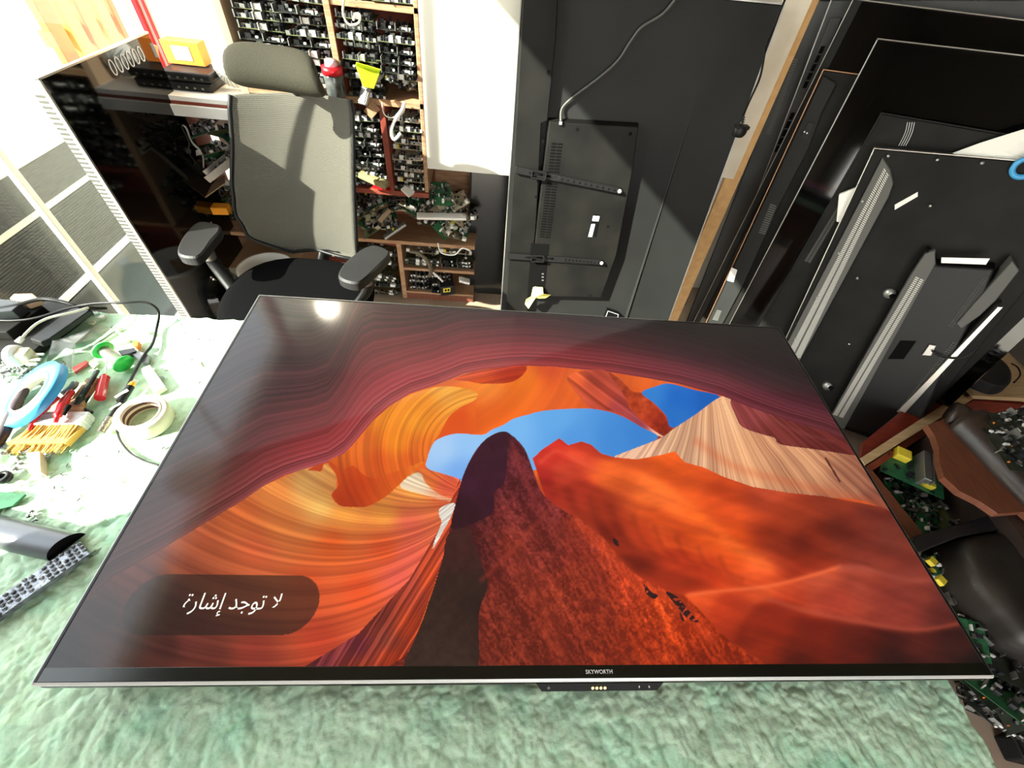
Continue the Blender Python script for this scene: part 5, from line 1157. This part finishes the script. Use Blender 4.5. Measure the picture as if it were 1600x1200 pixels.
MB().prism([(-.03, .022), (.03, .022), (.012, .06), (.012, .12), (-.012, .12), (-.012, .06)], -.007, .008).build('handle', m_shelf, br, bevel=.003)
# pliers with red handles
def handle(pts, r, m): return MB().tube([fp(*p) for p in pts], r, n=12, flat=.75)
pb = fp(100, 640, .84)
pls = empty('pliers', Matrix.Translation(pb), 'red handled pliers resting across the brush ferrule', 'pliers')
def tl_(pts, r, nm, m, par, base, flat=.75): return MB().tube([fp(*p) - base for p in pts], r, n=12, flat=flat).build(nm, m, par)
tl_([(86, 660, .838), (90, 650, .842), (96, 636, .842), (104, 622, .84), (112, 612, .838)], [.006, .0095, .0105, .009, .008], 'handle', m_red, pls, pb)
tl_([(46, 672, .822), (52, 660, .826), (62, 646, .828), (76, 632, .83), (92, 620, .832)], [.005, .008, .0095, .008, .007], 'handle', m_red, pls, pb)
tl_([(100, 648, .851), (104, 640, .852), (108, 634, .851)], [.004, .0058, .004], 'handle_insert', m_hole, pls, pb)
tl_([(96, 616, .834), (112, 606, .834), (118, 598, .834)], [.009, .009, .004], 'jaw', m_steel, pls, pb)
kb = fp(128, 600, .82)
kn = empty('cutters', Matrix.Translation(kb), 'dark green handled cutters beside the red screwdriver', 'cutters')
tl_([(152, 580, .822), (146, 590, .824), (136, 606, .824), (126, 622, .822), (120, 634, .818)], [.006, .0065, .008, .010, .004], 'handle', mat('dark green rubber', (24, 44, 40), .4), kn, kb)
tl_([(142, 608, .812), (136, 620, .812), (128, 634, .812)], [.005, .007, .005], 'handle', mat('dark green rubber', (24, 44, 40), .4), kn, kb)
tl_([(118, 636, .815), (132, 640, .815), (144, 645, .812)], .004, 'spring', m_black, kn, kb)
tb = fp(20, 660, .815)
bt2 = empty('black_pliers', Matrix.Translation(tb), 'black tool with a dark red grip under the blue tape at the edge', 'pliers')
tl_([(-8, 700, .812), (4, 680, .816), (18, 650, .818), (30, 625, .82), (44, 604, .82)], [.012, .013, .012, .010, .008], 'handle', mat('dark maroon rubber', (44, 26, 28), .5), bt2, tb)
# white mains plug
pm = Matrix.Translation(fp(20, 556, .845)) @ Matrix.Rotation(.1, 4, 'Z')
wp = empty('power_plug', pm, 'white three pin plug lying at the far left of the bench', 'plug')
MB().lathe([(0, -.004), (.021, -.004), (.024, .0), (.024, .01), (.02, .014), (0, .015)], 28, sy=1.0, M=Matrix.Rotation(PI / 2, 4, 'Y') @ Matrix.Diagonal((1, 1, 1, 1))).build('plug_cap', m_white, wp, bevel=.001)
MB().box(.012, .036, -.013, .014, -.018, .014).build('plug_body', mat('amber white plastic', (206, 196, 160), .35), wp, bevel=.004)
MB().box(.036, .056, -.012, -.006, -.006, -.002).box(.03, .052, -.022, -.016, -.010, -.006).box(.036, .054, .004, .010, -.006, -.002).build('pin', m_chrome, wp, bevel=.0008)
cordw = [fp(*p) - fp(20, 556, .845) for p in ((38, 528, .862), (48, 518, .865), (64, 506, .868), (84, 498, .868), (104, 494, .866), (125, 490, .858), (146, 484, .85))]
MB().tube(cordw, .0026, n=8).build('lead', m_lead, wp)
MB().tube([cordw[0] + Vector((-.006, -.012, -.004)), cordw[0]], [.006, .005], n=10).build('strain_relief', m_white, wp)
# dark frames stacked at the back left
for k, (pl, z0, z1, m_, lbl) in enumerate((
        ([(-60, 560), (36, 564), (75, 530), (115, 500), (138, 478), (90, 466), (20, 480), (-60, 500)], .803, .823, m_blackd, 'dusty dark casing at the bottom of the stack, back left of the bench'),
        ([(62, 536), (76, 530), (142, 484), (134, 474), (122, 474), (44, 530)], .824, .838, m_black, 'black glossy bar lying along the dusty casing'),
        ([(-40, 520), (10, 520), (70, 478), (50, 466), (-40, 490)], .824, .846, m_blackd, 'narrow grey frame lying on the dusty casing'),
        ([(-40, 492), (-40, 468), (0, 466), (26, 468), (34, 474), (20, 486)], .847, .872, m_cap, 'rounded black box on top of the stack, back left of the bench'),
        ([(12, 466), (20, 458), (52, 457), (62, 467), (40, 474), (30, 472)], .847, .865, m_card, 'tan lid beside the rounded black box'))):
    P = [(fp(x, y, z1).x, fp(x, y, z1).y) for x, y in pl]; c = (sum(p[0] for p in P) / len(P), sum(p[1] for p in P) / len(P))
    P = [(p[0] - c[0], p[1] - c[1]) for p in P]
    thing(MB().prism(P, 0, z1 - z0, 0, None, .003), 'plastic_casing', m_, lbl, 'casing', .002, Matrix.Translation((c[0], c[1], z0)))
# clear bag
bg_ = MB(); P = [fp(x, y, z) for x, y, z in ((82, 532, .84), (100, 528, .835), (128, 518, .83), (150, 508, .825), (176, 512, .812), (186, 524, .806), (150, 548, .812), (112, 556, .83), (112, 584, .806), (92, 586, .806), (72, 568, .812))]
cc = fp(118, 536, .848); tag(bg_.add([tuple(p) for p in P] + [tuple(cc)], [(i, (i + 1) % 11, 11) for i in range(11)]).build('plastic_bag', m_bag, solid=.0006), 'crumpled clear plastic bag in front of the solder reel', 'plastic bag')
# flat pieces: white strip, tag, cards
def flat(pl, z0, z1, nm, m, lbl, cat, bev=.0008):
    P = [(fp(x, y, z1).x, fp(x, y, z1).y) for x, y in pl]; c = (sum(p[0] for p in P) / len(P), sum(p[1] for p in P) / len(P))
    return thing(MB().prism([(p[0] - c[0], p[1] - c[1]) for p in P], 0, z1 - z0), nm, m, lbl, cat, bev, Matrix.Translation((c[0], c[1], z0)))
flat([(219, 576), (234, 570), (258, 604), (240, 614)], Z0, .815, 'eraser_block', m_paper, 'long white eraser block between the lead and the television', 'eraser')
flat([(205, 552), (211, 546), (233, 555), (229, 566), (222, 566)], Z0, .812, 'grey_chip', mat('grey printed chip', (150, 152, 158), .4), 'grey printed chip right of the solder reel', 'chip')
flat([(184, 548), (209, 543), (212, 549), (190, 556)], Z0, .816, 'battery', m_cap, 'small black battery behind the solder reel', 'battery')
flat([(206, 538), (210, 531), (217, 533), (214, 544)], Z0, .815, 'connector', m_orange, 'tiny orange and purple connector beside the black battery', 'connector')
flat([(136, 566), (146, 561), (155, 568), (146, 576)], Z0, .808, 'rubber_pad', mat('khaki pad', (170, 178, 140), .7), 'small khaki pad left of the screwdriver shaft', 'pad')
flat([(112, 574), (134, 563), (138, 566), (116, 582)], Z0, .81, 'red_clip', mat('dull red plastic', (170, 70, 70), .5), 'dull red plastic sliver left of the khaki pad', 'clip')
flat([(250, 571), (312, 564), (316, 572), (256, 577)], Z0 - .003, .8035, 'foam_strip', mat('buff strip', (220, 208, 176), .7), 'thin buff strip lying in the sun by the television', 'strip')
flat([(44, 738), (41, 707), (62, 705), (64, 738)], Z0, .822, 'metal_tag', mat('brown cream block', (196, 170, 150), .5), 'cream connector block with brown face below the brush bristles', 'connector block')
flat([(0, 768), (40, 772), (20, 790), (-20, 800), (-20, 772)], Z0, .807, 'circuit_board', m_green, 'green circuit board corner at the left edge of the bench', 'circuit board')
# glue blobs and offcuts
r6 = random.Random(9)
for k, (x, y, s_) in enumerate(((150, 491, .011), (160, 497, .010), (185, 516, .009), (178, 512, .008), (145, 505, .009), (196, 534, .010), (245, 524, .008), (228, 521, .010), (238, 600, .006), (250, 592, .009), (132, 612, .006), (212, 596, .007))):
    P = [Vector((s_ * (1 + .35 * r6.uniform(-1, 1)) * math.cos(2 * PI * j / 8), s_ * .8 * (1 + .3 * r6.uniform(-1, 1)) * math.sin(2 * PI * j / 8), 0)) for j in range(8)]
    P = crom(P, 3, True)
    p = fp(x, y, Z0); thing(MB().prism([(q.x, q.y) for q in P], 0, .005, 0, None, .002), 'glue_chip', m_bag if k % 3 == 0 else mat('milky glue chip', (224, 224, 206), .3), 'small milky glue chip scattered around the solder reel', 'chip', .001, Matrix.Translation((p.x, p.y, Z0)), 'glue chips round the solder reel')
# screws, legs and metal bits
scm = MB().cyl((0, 0, 0), (.013, 0, 0), .0016, .0012, n=8).cyl((-.003, 0, 0), (0, 0, 0), .0036, .0034, n=10).mesh('screw', m_steel)
nutm = MB().lathe([(.0028, 0), (.006, 0), (.006, .004), (.0028, .004), (.0028, 0)], 6, smooth=False).mesh('nut', m_steel)
clm = MB().box(-.008, .008, -.003, .003, 0, .004).box(-.008, -.006, -.003, .003, 0, .009).mesh('metal_clip', m_alu)
def scatter(nm, me_, pts, lbl, cat, grp, z=Z0 + .003):
    for (x, y) in pts:
        o = bpy.data.objects.new(nm, me_); COL.objects.link(o); p = fp(x, y, z)
        o.matrix_world = Matrix.Translation(p) @ Matrix.Rotation(r6.uniform(0, 2 * PI), 4, 'Z'); tag(o, lbl, cat, grp)
scatter('screw', scm, [(50, 800), (46, 806), (56, 812), (36, 716), (28, 722), (66, 745), (72, 742), (75, 715), (80, 708)], 'loose steel screw lying on the foam at the left', 'screw', 'loose steel screws')
scatter('screw', scm, [(r6.uniform(-5, 95), r6.uniform(568, 592)) for _ in range(22)], 'loose screw in the heap of fixings behind the blue tape', 'screw', 'screws behind the blue tape', .812)
scatter('nut', nutm, [(r6.uniform(-5, 95), r6.uniform(566, 596)) for _ in range(14)], 'small steel nut in the heap of fixings behind the blue tape', 'nut', 'nuts behind the blue tape', .806)
scatter('metal_clip', clm, [(r6.uniform(5, 60), r6.uniform(690, 735)) for _ in range(18)], 'tiny metal clip in the litter left of the brush bristles', 'clip', 'metal clips left of the brush')
scatter('metal_clip', clm, [(r6.uniform(-5, 100), r6.uniform(568, 600)) for _ in range(18)], 'tiny metal clip in the heap of fixings behind the blue tape', 'clip', 'metal clips behind the blue tape', .81)
crm_ = MB().box(-.0035, .0035, -.001, .001, 0, .001).mesh('crumb', mat('dark crumb', (40, 46, 34), .8))
scatter('crumb', crm_, [(134, 713), (105, 727), (131, 747), (97, 742), (85, 762), (100, 767), (123, 781), (276, 500), (283, 508), (311, 530), (328, 531), (300, 562), (250, 654), (262, 657), (290, 520), (186, 706), (312, 598), (255, 700)], 'dark crumb of foam on the sunlit bench', 'crumb', 'dark crumbs on the sunlit foam', Z0)
thing(MB().lathe([(.006, 0), (.012, 0), (.013, .004), (.012, .011), (.006, .011), (.006, 0)], 20), 'rubber_grommet', m_black, 'black rubber grommet at the left edge of the bench', 'grommet', 0, Matrix.Translation(fp(9, 748, Z0)))
thing(MB().lathe([(.004, 0), (.0075, 0), (.0075, .003), (.004, .003), (.004, 0)], 18), 'plastic_washer', m_paper, 'small white washer beside the rubber grommet', 'washer', 0, Matrix.Translation(fp(31, 757, Z0)))
thing(MB().box(-.016, .016, -.02, .02, 0, .013), 'clear_box', m_bag, 'small clear plastic box at the left edge below the pliers', 'box', .002, Matrix.Translation(fp(4, 712, Z0)) @ Matrix.Rotation(.2, 4, 'Z'))
# half round bar
A = fp(-60, 815, .82); Bq = fp(96, 850, .82)
d = (Bq - A).normalized(); pr_ = Vector((-d.y, d.x, 0)); Lb = (Bq - A).length
Mh = Matrix(((d.x, pr_.x, 0, A.x), (d.y, pr_.y, 0, A.y), (0, 0, 1, Z0 + .001), (0, 0, 0, 1)))
sbr = empty('speaker_bar', Mh, 'half round dark grey bar with a cut end, left edge of the bench', 'speaker bar')
a = MB(); nv_ = 18; vs = []
for e_ in (0, 1):
    for k in range(nv_ + 1):
        t = PI * k / nv_; vs.append((e_ * Lb + (e_ * .010 * math.cos(t)), .026 * math.cos(t), .026 * math.sin(t)))
a.add(vs, [(k, nv_ + 1 + k, nv_ + 2 + k, k + 1) for k in range(nv_)] + [(0, nv_, 2 * nv_ + 1, nv_ + 1)], 0, None, True)
a.build('bar_shell', mat('satin dark grey', (86, 88, 94), .32, .4), sbr)
MB().add([(v[0] + .0004, v[1] * .98, v[2] * .98) for v in vs[nv_ + 1:]], [tuple(range(nv_ + 1))]).build('end_cap', m_hole, sbr)
# bubble wrapped strip
bwm = mat('silvery bubble film', (150, 154, 160), .18, .5, rgb2=(92, 96, 104), nscale=70, bump=1, bscale=150)
P = [fp(x, y, .812) for x, y in ((-60, 978), (10, 948), (140, 848), (148, 868), (20, 968), (-60, 1020))]
w0 = (P[2] - P[1]); 
A = fp(-30, 975, .81); Bq = fp(140, 856, .81); d = (Bq - A).normalized(); pr_ = Vector((-d.y, d.x, 0)); Lb = (Bq - A).length
Mw = Matrix(((d.x, pr_.x, 0, A.x), (d.y, pr_.y, 0, A.y), (0, 0, 1, Z0 + .001), (0, 0, 0, 1)))
bw = empty('wrapped_strip', Mw, 'long strip in silvery bubble film lying beside the television corner', 'wrapped strip')
a = MB().box(0, Lb - .004, -.014, .020, 0, .011); rb = random.Random(4)
for i in range(int(Lb / .0085)):
    for j in range(4):
        if rb.random() < .82: a.lathe([(.0036, 0), (.003, .0022), (0, .003)], 8, M=Matrix.Translation((.005 + i * .0085, -.010 + j * .0085 + (i % 2) * .003, .0108)))
a.build('bubble_film', bwm, bw)
MB().tube([(0, -.016, .011), (Lb * .5, -.0155, .012), (Lb + .006, -.018, .013)], .0008, n=5).add([(Lb - .01, -.014, .0), (Lb - .01, -.014, .012), (Lb + .014, -.02, .012), (Lb + .002, -.016, .0)], [(0, 1, 2, 3)]).build('film_edge', m_bag, bw, solid=.0004)

# ------------------------------------------------------------------ right side furniture
# cabinet with red top
def poly_at(pl, z): return [(at(x, y, 2, z).x, at(x, y, 2, z).y) for x, y in pl]
cbp = (2.0, .75); cab = empty('cabinet', (cbp[0], cbp[1], 0), 'low cabinet with mahogany red and pale plywood top, right of the front black television', 'cabinet')
def sub(P): return [(p[0] - cbp[0], p[1] - cbp[1]) for p in P]
ZC = .32
MB().prism(sub(poly_at([(1344, 724), (1506, 622), (1490, 588), (1405, 645), (1350, 690)], ZC)), ZC - .02, ZC).build('red_panel', m_woodr, cab, bevel=.001)
MB().prism(sub(poly_at([(1352, 726), (1480, 646), (1521, 623), (1508, 608), (1488, 618), (1474, 632), (1344, 716)], ZC + .004)), ZC - .03, ZC + .004).prism(sub(poly_at([(1488, 588), (1500, 584), (1522, 617), (1508, 622)], ZC + .004)), ZC - .03, ZC + .004).build('edge_band', m_woodl, cab, bevel=.001)
MB().prism(sub(poly_at([(1492, 588), (1500, 560), (1528, 534), (1562, 536), (1602, 580), (1640, 630), (1601, 622), (1521, 618)], ZC + .004)), ZC - .02, ZC + .004).build('plywood_top', m_woodl, cab, bevel=.001)
MB().prism(sub(poly_at([(1352, 728), (1521, 626), (1620, 634), (1620, 628), (1640, 600), (1521, 610), (1360, 716)], ZC - .03)), .0, ZC - .03).build('cabinet_body', m_woodr, cab)
# black adapter bag
P = crom([Vector((*p, 0)) for p in poly_at([(1497, 570), (1516, 552), (1532, 544), (1566, 560), (1584, 580), (1584, 600), (1564, 606), (1530, 594)], ZC + .06)], 4, True)
c = sum(P, Vector((0, 0, 0))) / len(P)
bgx = empty('equipment_bag', (c.x, c.y, ZC + .004), 'black zipped pouch lying on the plywood top', 'pouch')
MB().prism([(p.x - c.x, p.y - c.y) for p in P], 0, .06, 0, None, .012).build('pouch_body', mat('matte black nylon', (16, 16, 20), .7), bgx, bevel=.012)
P = [at(x, y, 2, z) - Vector((c.x, c.y, ZC + .004)) for x, y, z in ((1584, 598, ZC + .05), (1594, 586, ZC + .05), (1590, 574, ZC + .05), (1580, 568, ZC + .05))]; MB().tube(P, .0035, n=6).build('wrist_strap', m_black, bgx)
P = [at(x, y, 2, z) - Vector((c.x, c.y, ZC + .004)) for x, y, z in ((1532, 595, ZC + .03), (1515, 592, ZC + .01), (1498, 594, ZC + .01), (1482, 600, ZC + .01))]; MB().tube(P, .003, n=6).build('lead', m_black, bgx)
# armchair with brown veneer end and leather roll
ZA = .42
ac_ = empty('armchair', (1.8, .3, 0), 'dark brown leather armchair with a curved brown veneer end panel', 'armchair')
def sba(P): return [(p[0] - 1.8, p[1] - .3) for p in P]
vp = [(1449, 664), (1484, 651), (1600, 781), (1660, 850), (1600, 800), (1560, 803), (1532, 784), (1500, 768), (1475, 745), (1468, 720), (1467, 700), (1460, 680)]
MB().prism(sba(poly_at(vp, ZA)), ZA - .025, ZA).build('veneer_panel', m_woodb, ac_, bevel=.001)
MB().prism(sba(poly_at([(1484, 650), (1490, 648), (1606, 778), (1602, 784)], ZA + .003)), ZA - .02, ZA + .004).build('piping', m_shelf, ac_)
A = at(1500, 652, 2, ZA + .02); Bq = at(1650, 800, 2, ZA + .02); A2_ = A - Vector((1.8, .3, 0)); B2_ = Bq - Vector((1.8, .3, 0))
MB().tube([A2_ + Vector((-.03, .02, 0)), A2_.lerp(B2_, .05), A2_.lerp(B2_, .5), B2_], [.05, .075, .08, .08], n=24, flat=.7).build('arm_roll', m_leather, ac_)
MB().prism(sba(poly_at([(1470, 668), (1484, 655), (1640, 820), (1640, 900), (1590, 830)], ZA - .03)), .02, ZA - .03).build('arm_side', m_leather, ac_)
MB().prism(sba(poly_at([(1418, 866), (1430, 838), (1520, 812), (1640, 775), (1660, 800), (1600, 822), (1500, 838), (1440, 862)], .34)), .25, .34).build('front_rail', mat('black painted rail', (24, 25, 28), .35), ac_, bevel=.004)
# crate of boards under the veneer panel
cr_ = empty('wooden_crate', (1.45, .15, 0), 'brown wooden crate holding boards beside the armchair', 'crate')
def sbc(P): return [(p[0] - 1.45, p[1] - .15) for p in P]
MB().prism(sbc(poly_at([(1352, 733), (1358, 728), (1450, 842), (1438, 862), (1420, 852)], .30)), .02, .30).build('side_panel', m_woodb, cr_, bevel=.002)
MB().prism(sbc(poly_at([(1340, 735), (1346, 730), (1440, 866), (1430, 876)], .31)), .02, .31).build('rim', m_shelf, cr_, bevel=.002)
MB().prism(sbc(poly_at([(1354, 728), (1452, 664), (1458, 670), (1362, 736)], .30)), .02, .30).build('end_panel', m_shelfr, cr_, bevel=.002)
Pc = poly_at([(1352, 730), (1460, 668), (1620, 830), (1440, 850)], .05); MB().prism(sbc(Pc), .02, .03).build('base', m_woodb, cr_)
def pmat(px, py, z, rz, rx=0, ry=0, s=1.0): return Matrix.Translation(at(px, py, 2, z)) @ Matrix.Rotation(rz, 4, 'Z') @ Matrix.Rotation(rx, 4, 'X') @ Matrix.Rotation(ry, 4, 'Y') @ Matrix.Scale(s, 4)
gb = empty('power_board', pmat(1428, 738, .29, -.55, .05, .0), 'green power board with yellow transformers and a long grey heat sink in the crate', 'circuit board')
a = MB().box(-.12, .10, -.07, .08, 0, .002); a.build('board_plate', m_green, gb)
MB().bx((-.055, .045, .018), (.05, .045, .032)).build('transformer', m_yel, gb, bevel=.003); MB().bx((.035, -.045, .014), (.045, .02, .024)).build('transformer', m_yel, gb, bevel=.003)
MB().box(.0, .026, -.055, .085, .002, .05).box(.03, .036, -.055, .085, .002, .05).build('heat_sink', m_alu, gb, bevel=.002)
rg = random.Random(12)
for k in range(40):
    a = MB()
    x = rg.uniform(-.11, .09); y = rg.uniform(-.065, .07); h = rg.uniform(.006, .02)
    if 0 < x < .04: continue
    a.cyl((x, y, .002), (x, y, h), rg.uniform(.003, .007), n=10) if k % 2 else a.bx((x, y, .005), (.012, .007, .008), rz=rg.choice([0, PI / 2]))
    a.build('capacitor' if k % 2 else 'chip', m_cap, gb)
def pile(pl, zf, n_, label, group, z0, z1, styles, sc=(.8, 1.1), steep=.25):
    xs = [p[0] for p in pl]; ys = [p[1] for p in pl]
    k = 0; tries = 0
    while k < n_ and tries < 4000:
        tries += 1; x = r5.uniform(min(xs), max(xs)); y = r5.uniform(min(ys), max(ys)); c = False; j = len(pl) - 1
        for i in range(len(pl)):
            if (pl[i][1] > y) != (pl[j][1] > y) and x < (pl[j][0] - pl[i][0]) * (y - pl[i][1]) / (pl[j][1] - pl[i][1]) + pl[i][0]: c = not c
            j = i
        if not c: continue
        z = z0 + (z1 - z0) * (k / n_); i = r5.choice(styles)
        board(i, pmat(x, y, z, r5.uniform(-PI, PI), r5.uniform(-steep, steep), r5.uniform(-steep, steep), r5.uniform(*sc)), label, group); k += 1
pile([(1376, 738), (1440, 715), (1500, 780), (1540, 805), (1450, 835), (1420, 800)], 0, 26, 'dusty circuit board heaped in the brown crate', 'boards in the brown crate', .10, .22, (1, 5, 2, 7, 3))
pile([(1552, 640), (1600, 640), (1640, 700), (1620, 740), (1580, 700)], 0, 6, 'grey green board lying on the leather arm of the armchair', 'boards on the leather arm', ZA + .085, ZA + .12, (0, 4, 3), steep=.08)
tb_ = MB().prism([(p[0] - 1.9, p[1] - .3) for p in poly_at([(1546, 662), (1556, 658), (1640, 742), (1630, 752)], ZA + .09)], 0, .012)
thing(tb_, 'wooden_batten', m_woodl, 'pale batten lying along the boards on the leather arm', 'batten', .001, Matrix.Translation((1.9, .3, ZA + .085)))
pile([(1430, 880), (1475, 878), (1520, 930), (1560, 1000), (1600, 1080), (1590, 1120), (1540, 1060), (1480, 960)], 0, 40, 'dark circuit board in the heap on the floor right of the bench', 'floor heap of boards', .04, .24, (0, 4, 3, 6, 8, 0), (.7, 1.1), .3)
pile([(1480, 1070), (1540, 1060), (1590, 1110), (1560, 1120), (1500, 1090)], 0, 9, 'dark board at the front edge of the floor heap', 'front edge of the floor heap', .02, .08, (0, 4, 8), (.7, 1.0), .3)
for (x, y) in ((1466, 908), (1452, 878)):
    thing(MB().bx((0, 0, .008), (.03, .024, .016)), 'transformer', m_yel, 'small yellow transformer in the floor heap, %s' % ('nearer the television corner' if y > 900 else 'farther back'), 'transformer', .002, pmat(x, y, .27, .5, .1, .1))
# worn leather cushion
zc = .36
cpx = [(1512, 846), (1528, 830), (1600, 822), (1700, 820), (1720, 1020), (1640, 1010), (1588, 960), (1560, 930), (1532, 890)]
P = crom([Vector((*p, 0)) for p in poly_at(cpx, zc)], 4, True); c = sum(P, Vector((0, 0, 0))) / len(P)
cs = MB(); K = len(P); vs = []; prf = [(.0, .0), (.55, -.004), (.85, -.012), (.95, -.03), (1.0, -.06), (1.0, -.2), (.98, -.33)]
for (s_, dz) in prf:
    for p in P: q = c.lerp(p, max(s_, .001)); vs.append((q.x - c.x, q.y - c.y, zc + dz + .006 * math.sin(q.x * 40) * math.cos(q.y * 30) * (1 - s_)))
fs = [(i * K + j, i * K + (j + 1) % K, (i + 1) * K + (j + 1) % K, (i + 1) * K + j) for i in range(len(prf) - 1) for j in range(K)]
thing(cs.add(vs, fs, 0, None, True), 'leather_stool', m_leatherb, 'worn black leather stool at the right edge beside the floor heap', 'stool', 0, Matrix.Translation((c.x, c.y, 0)))
# dark shoe-like part by the floor edge
P = poly_at([(1580, 1150), (1600, 1140), (1640, 1150), (1640, 1200), (1600, 1190)], .06); c = (sum(p[0] for p in P) / 5, sum(p[1] for p in P) / 5)
thing(MB().prism([(p[0] - c[0], p[1] - c[1]) for p in P], 0, .06, 0, None, .01), 'plastic_cover', m_black, 'black plastic cover on the beige floor at the lower right corner', 'cover', .005, Matrix.Translation((c[0], c[1], 0)))
# backdrop heap behind the front set at far right
pile([(1590, 470), (1640, 450), (1660, 560), (1600, 540)], 0, 8, 'dark board in the shadowed pile behind the pouch', 'shadowed pile behind the pouch', .01, .09, (0, 4), steep=.12)
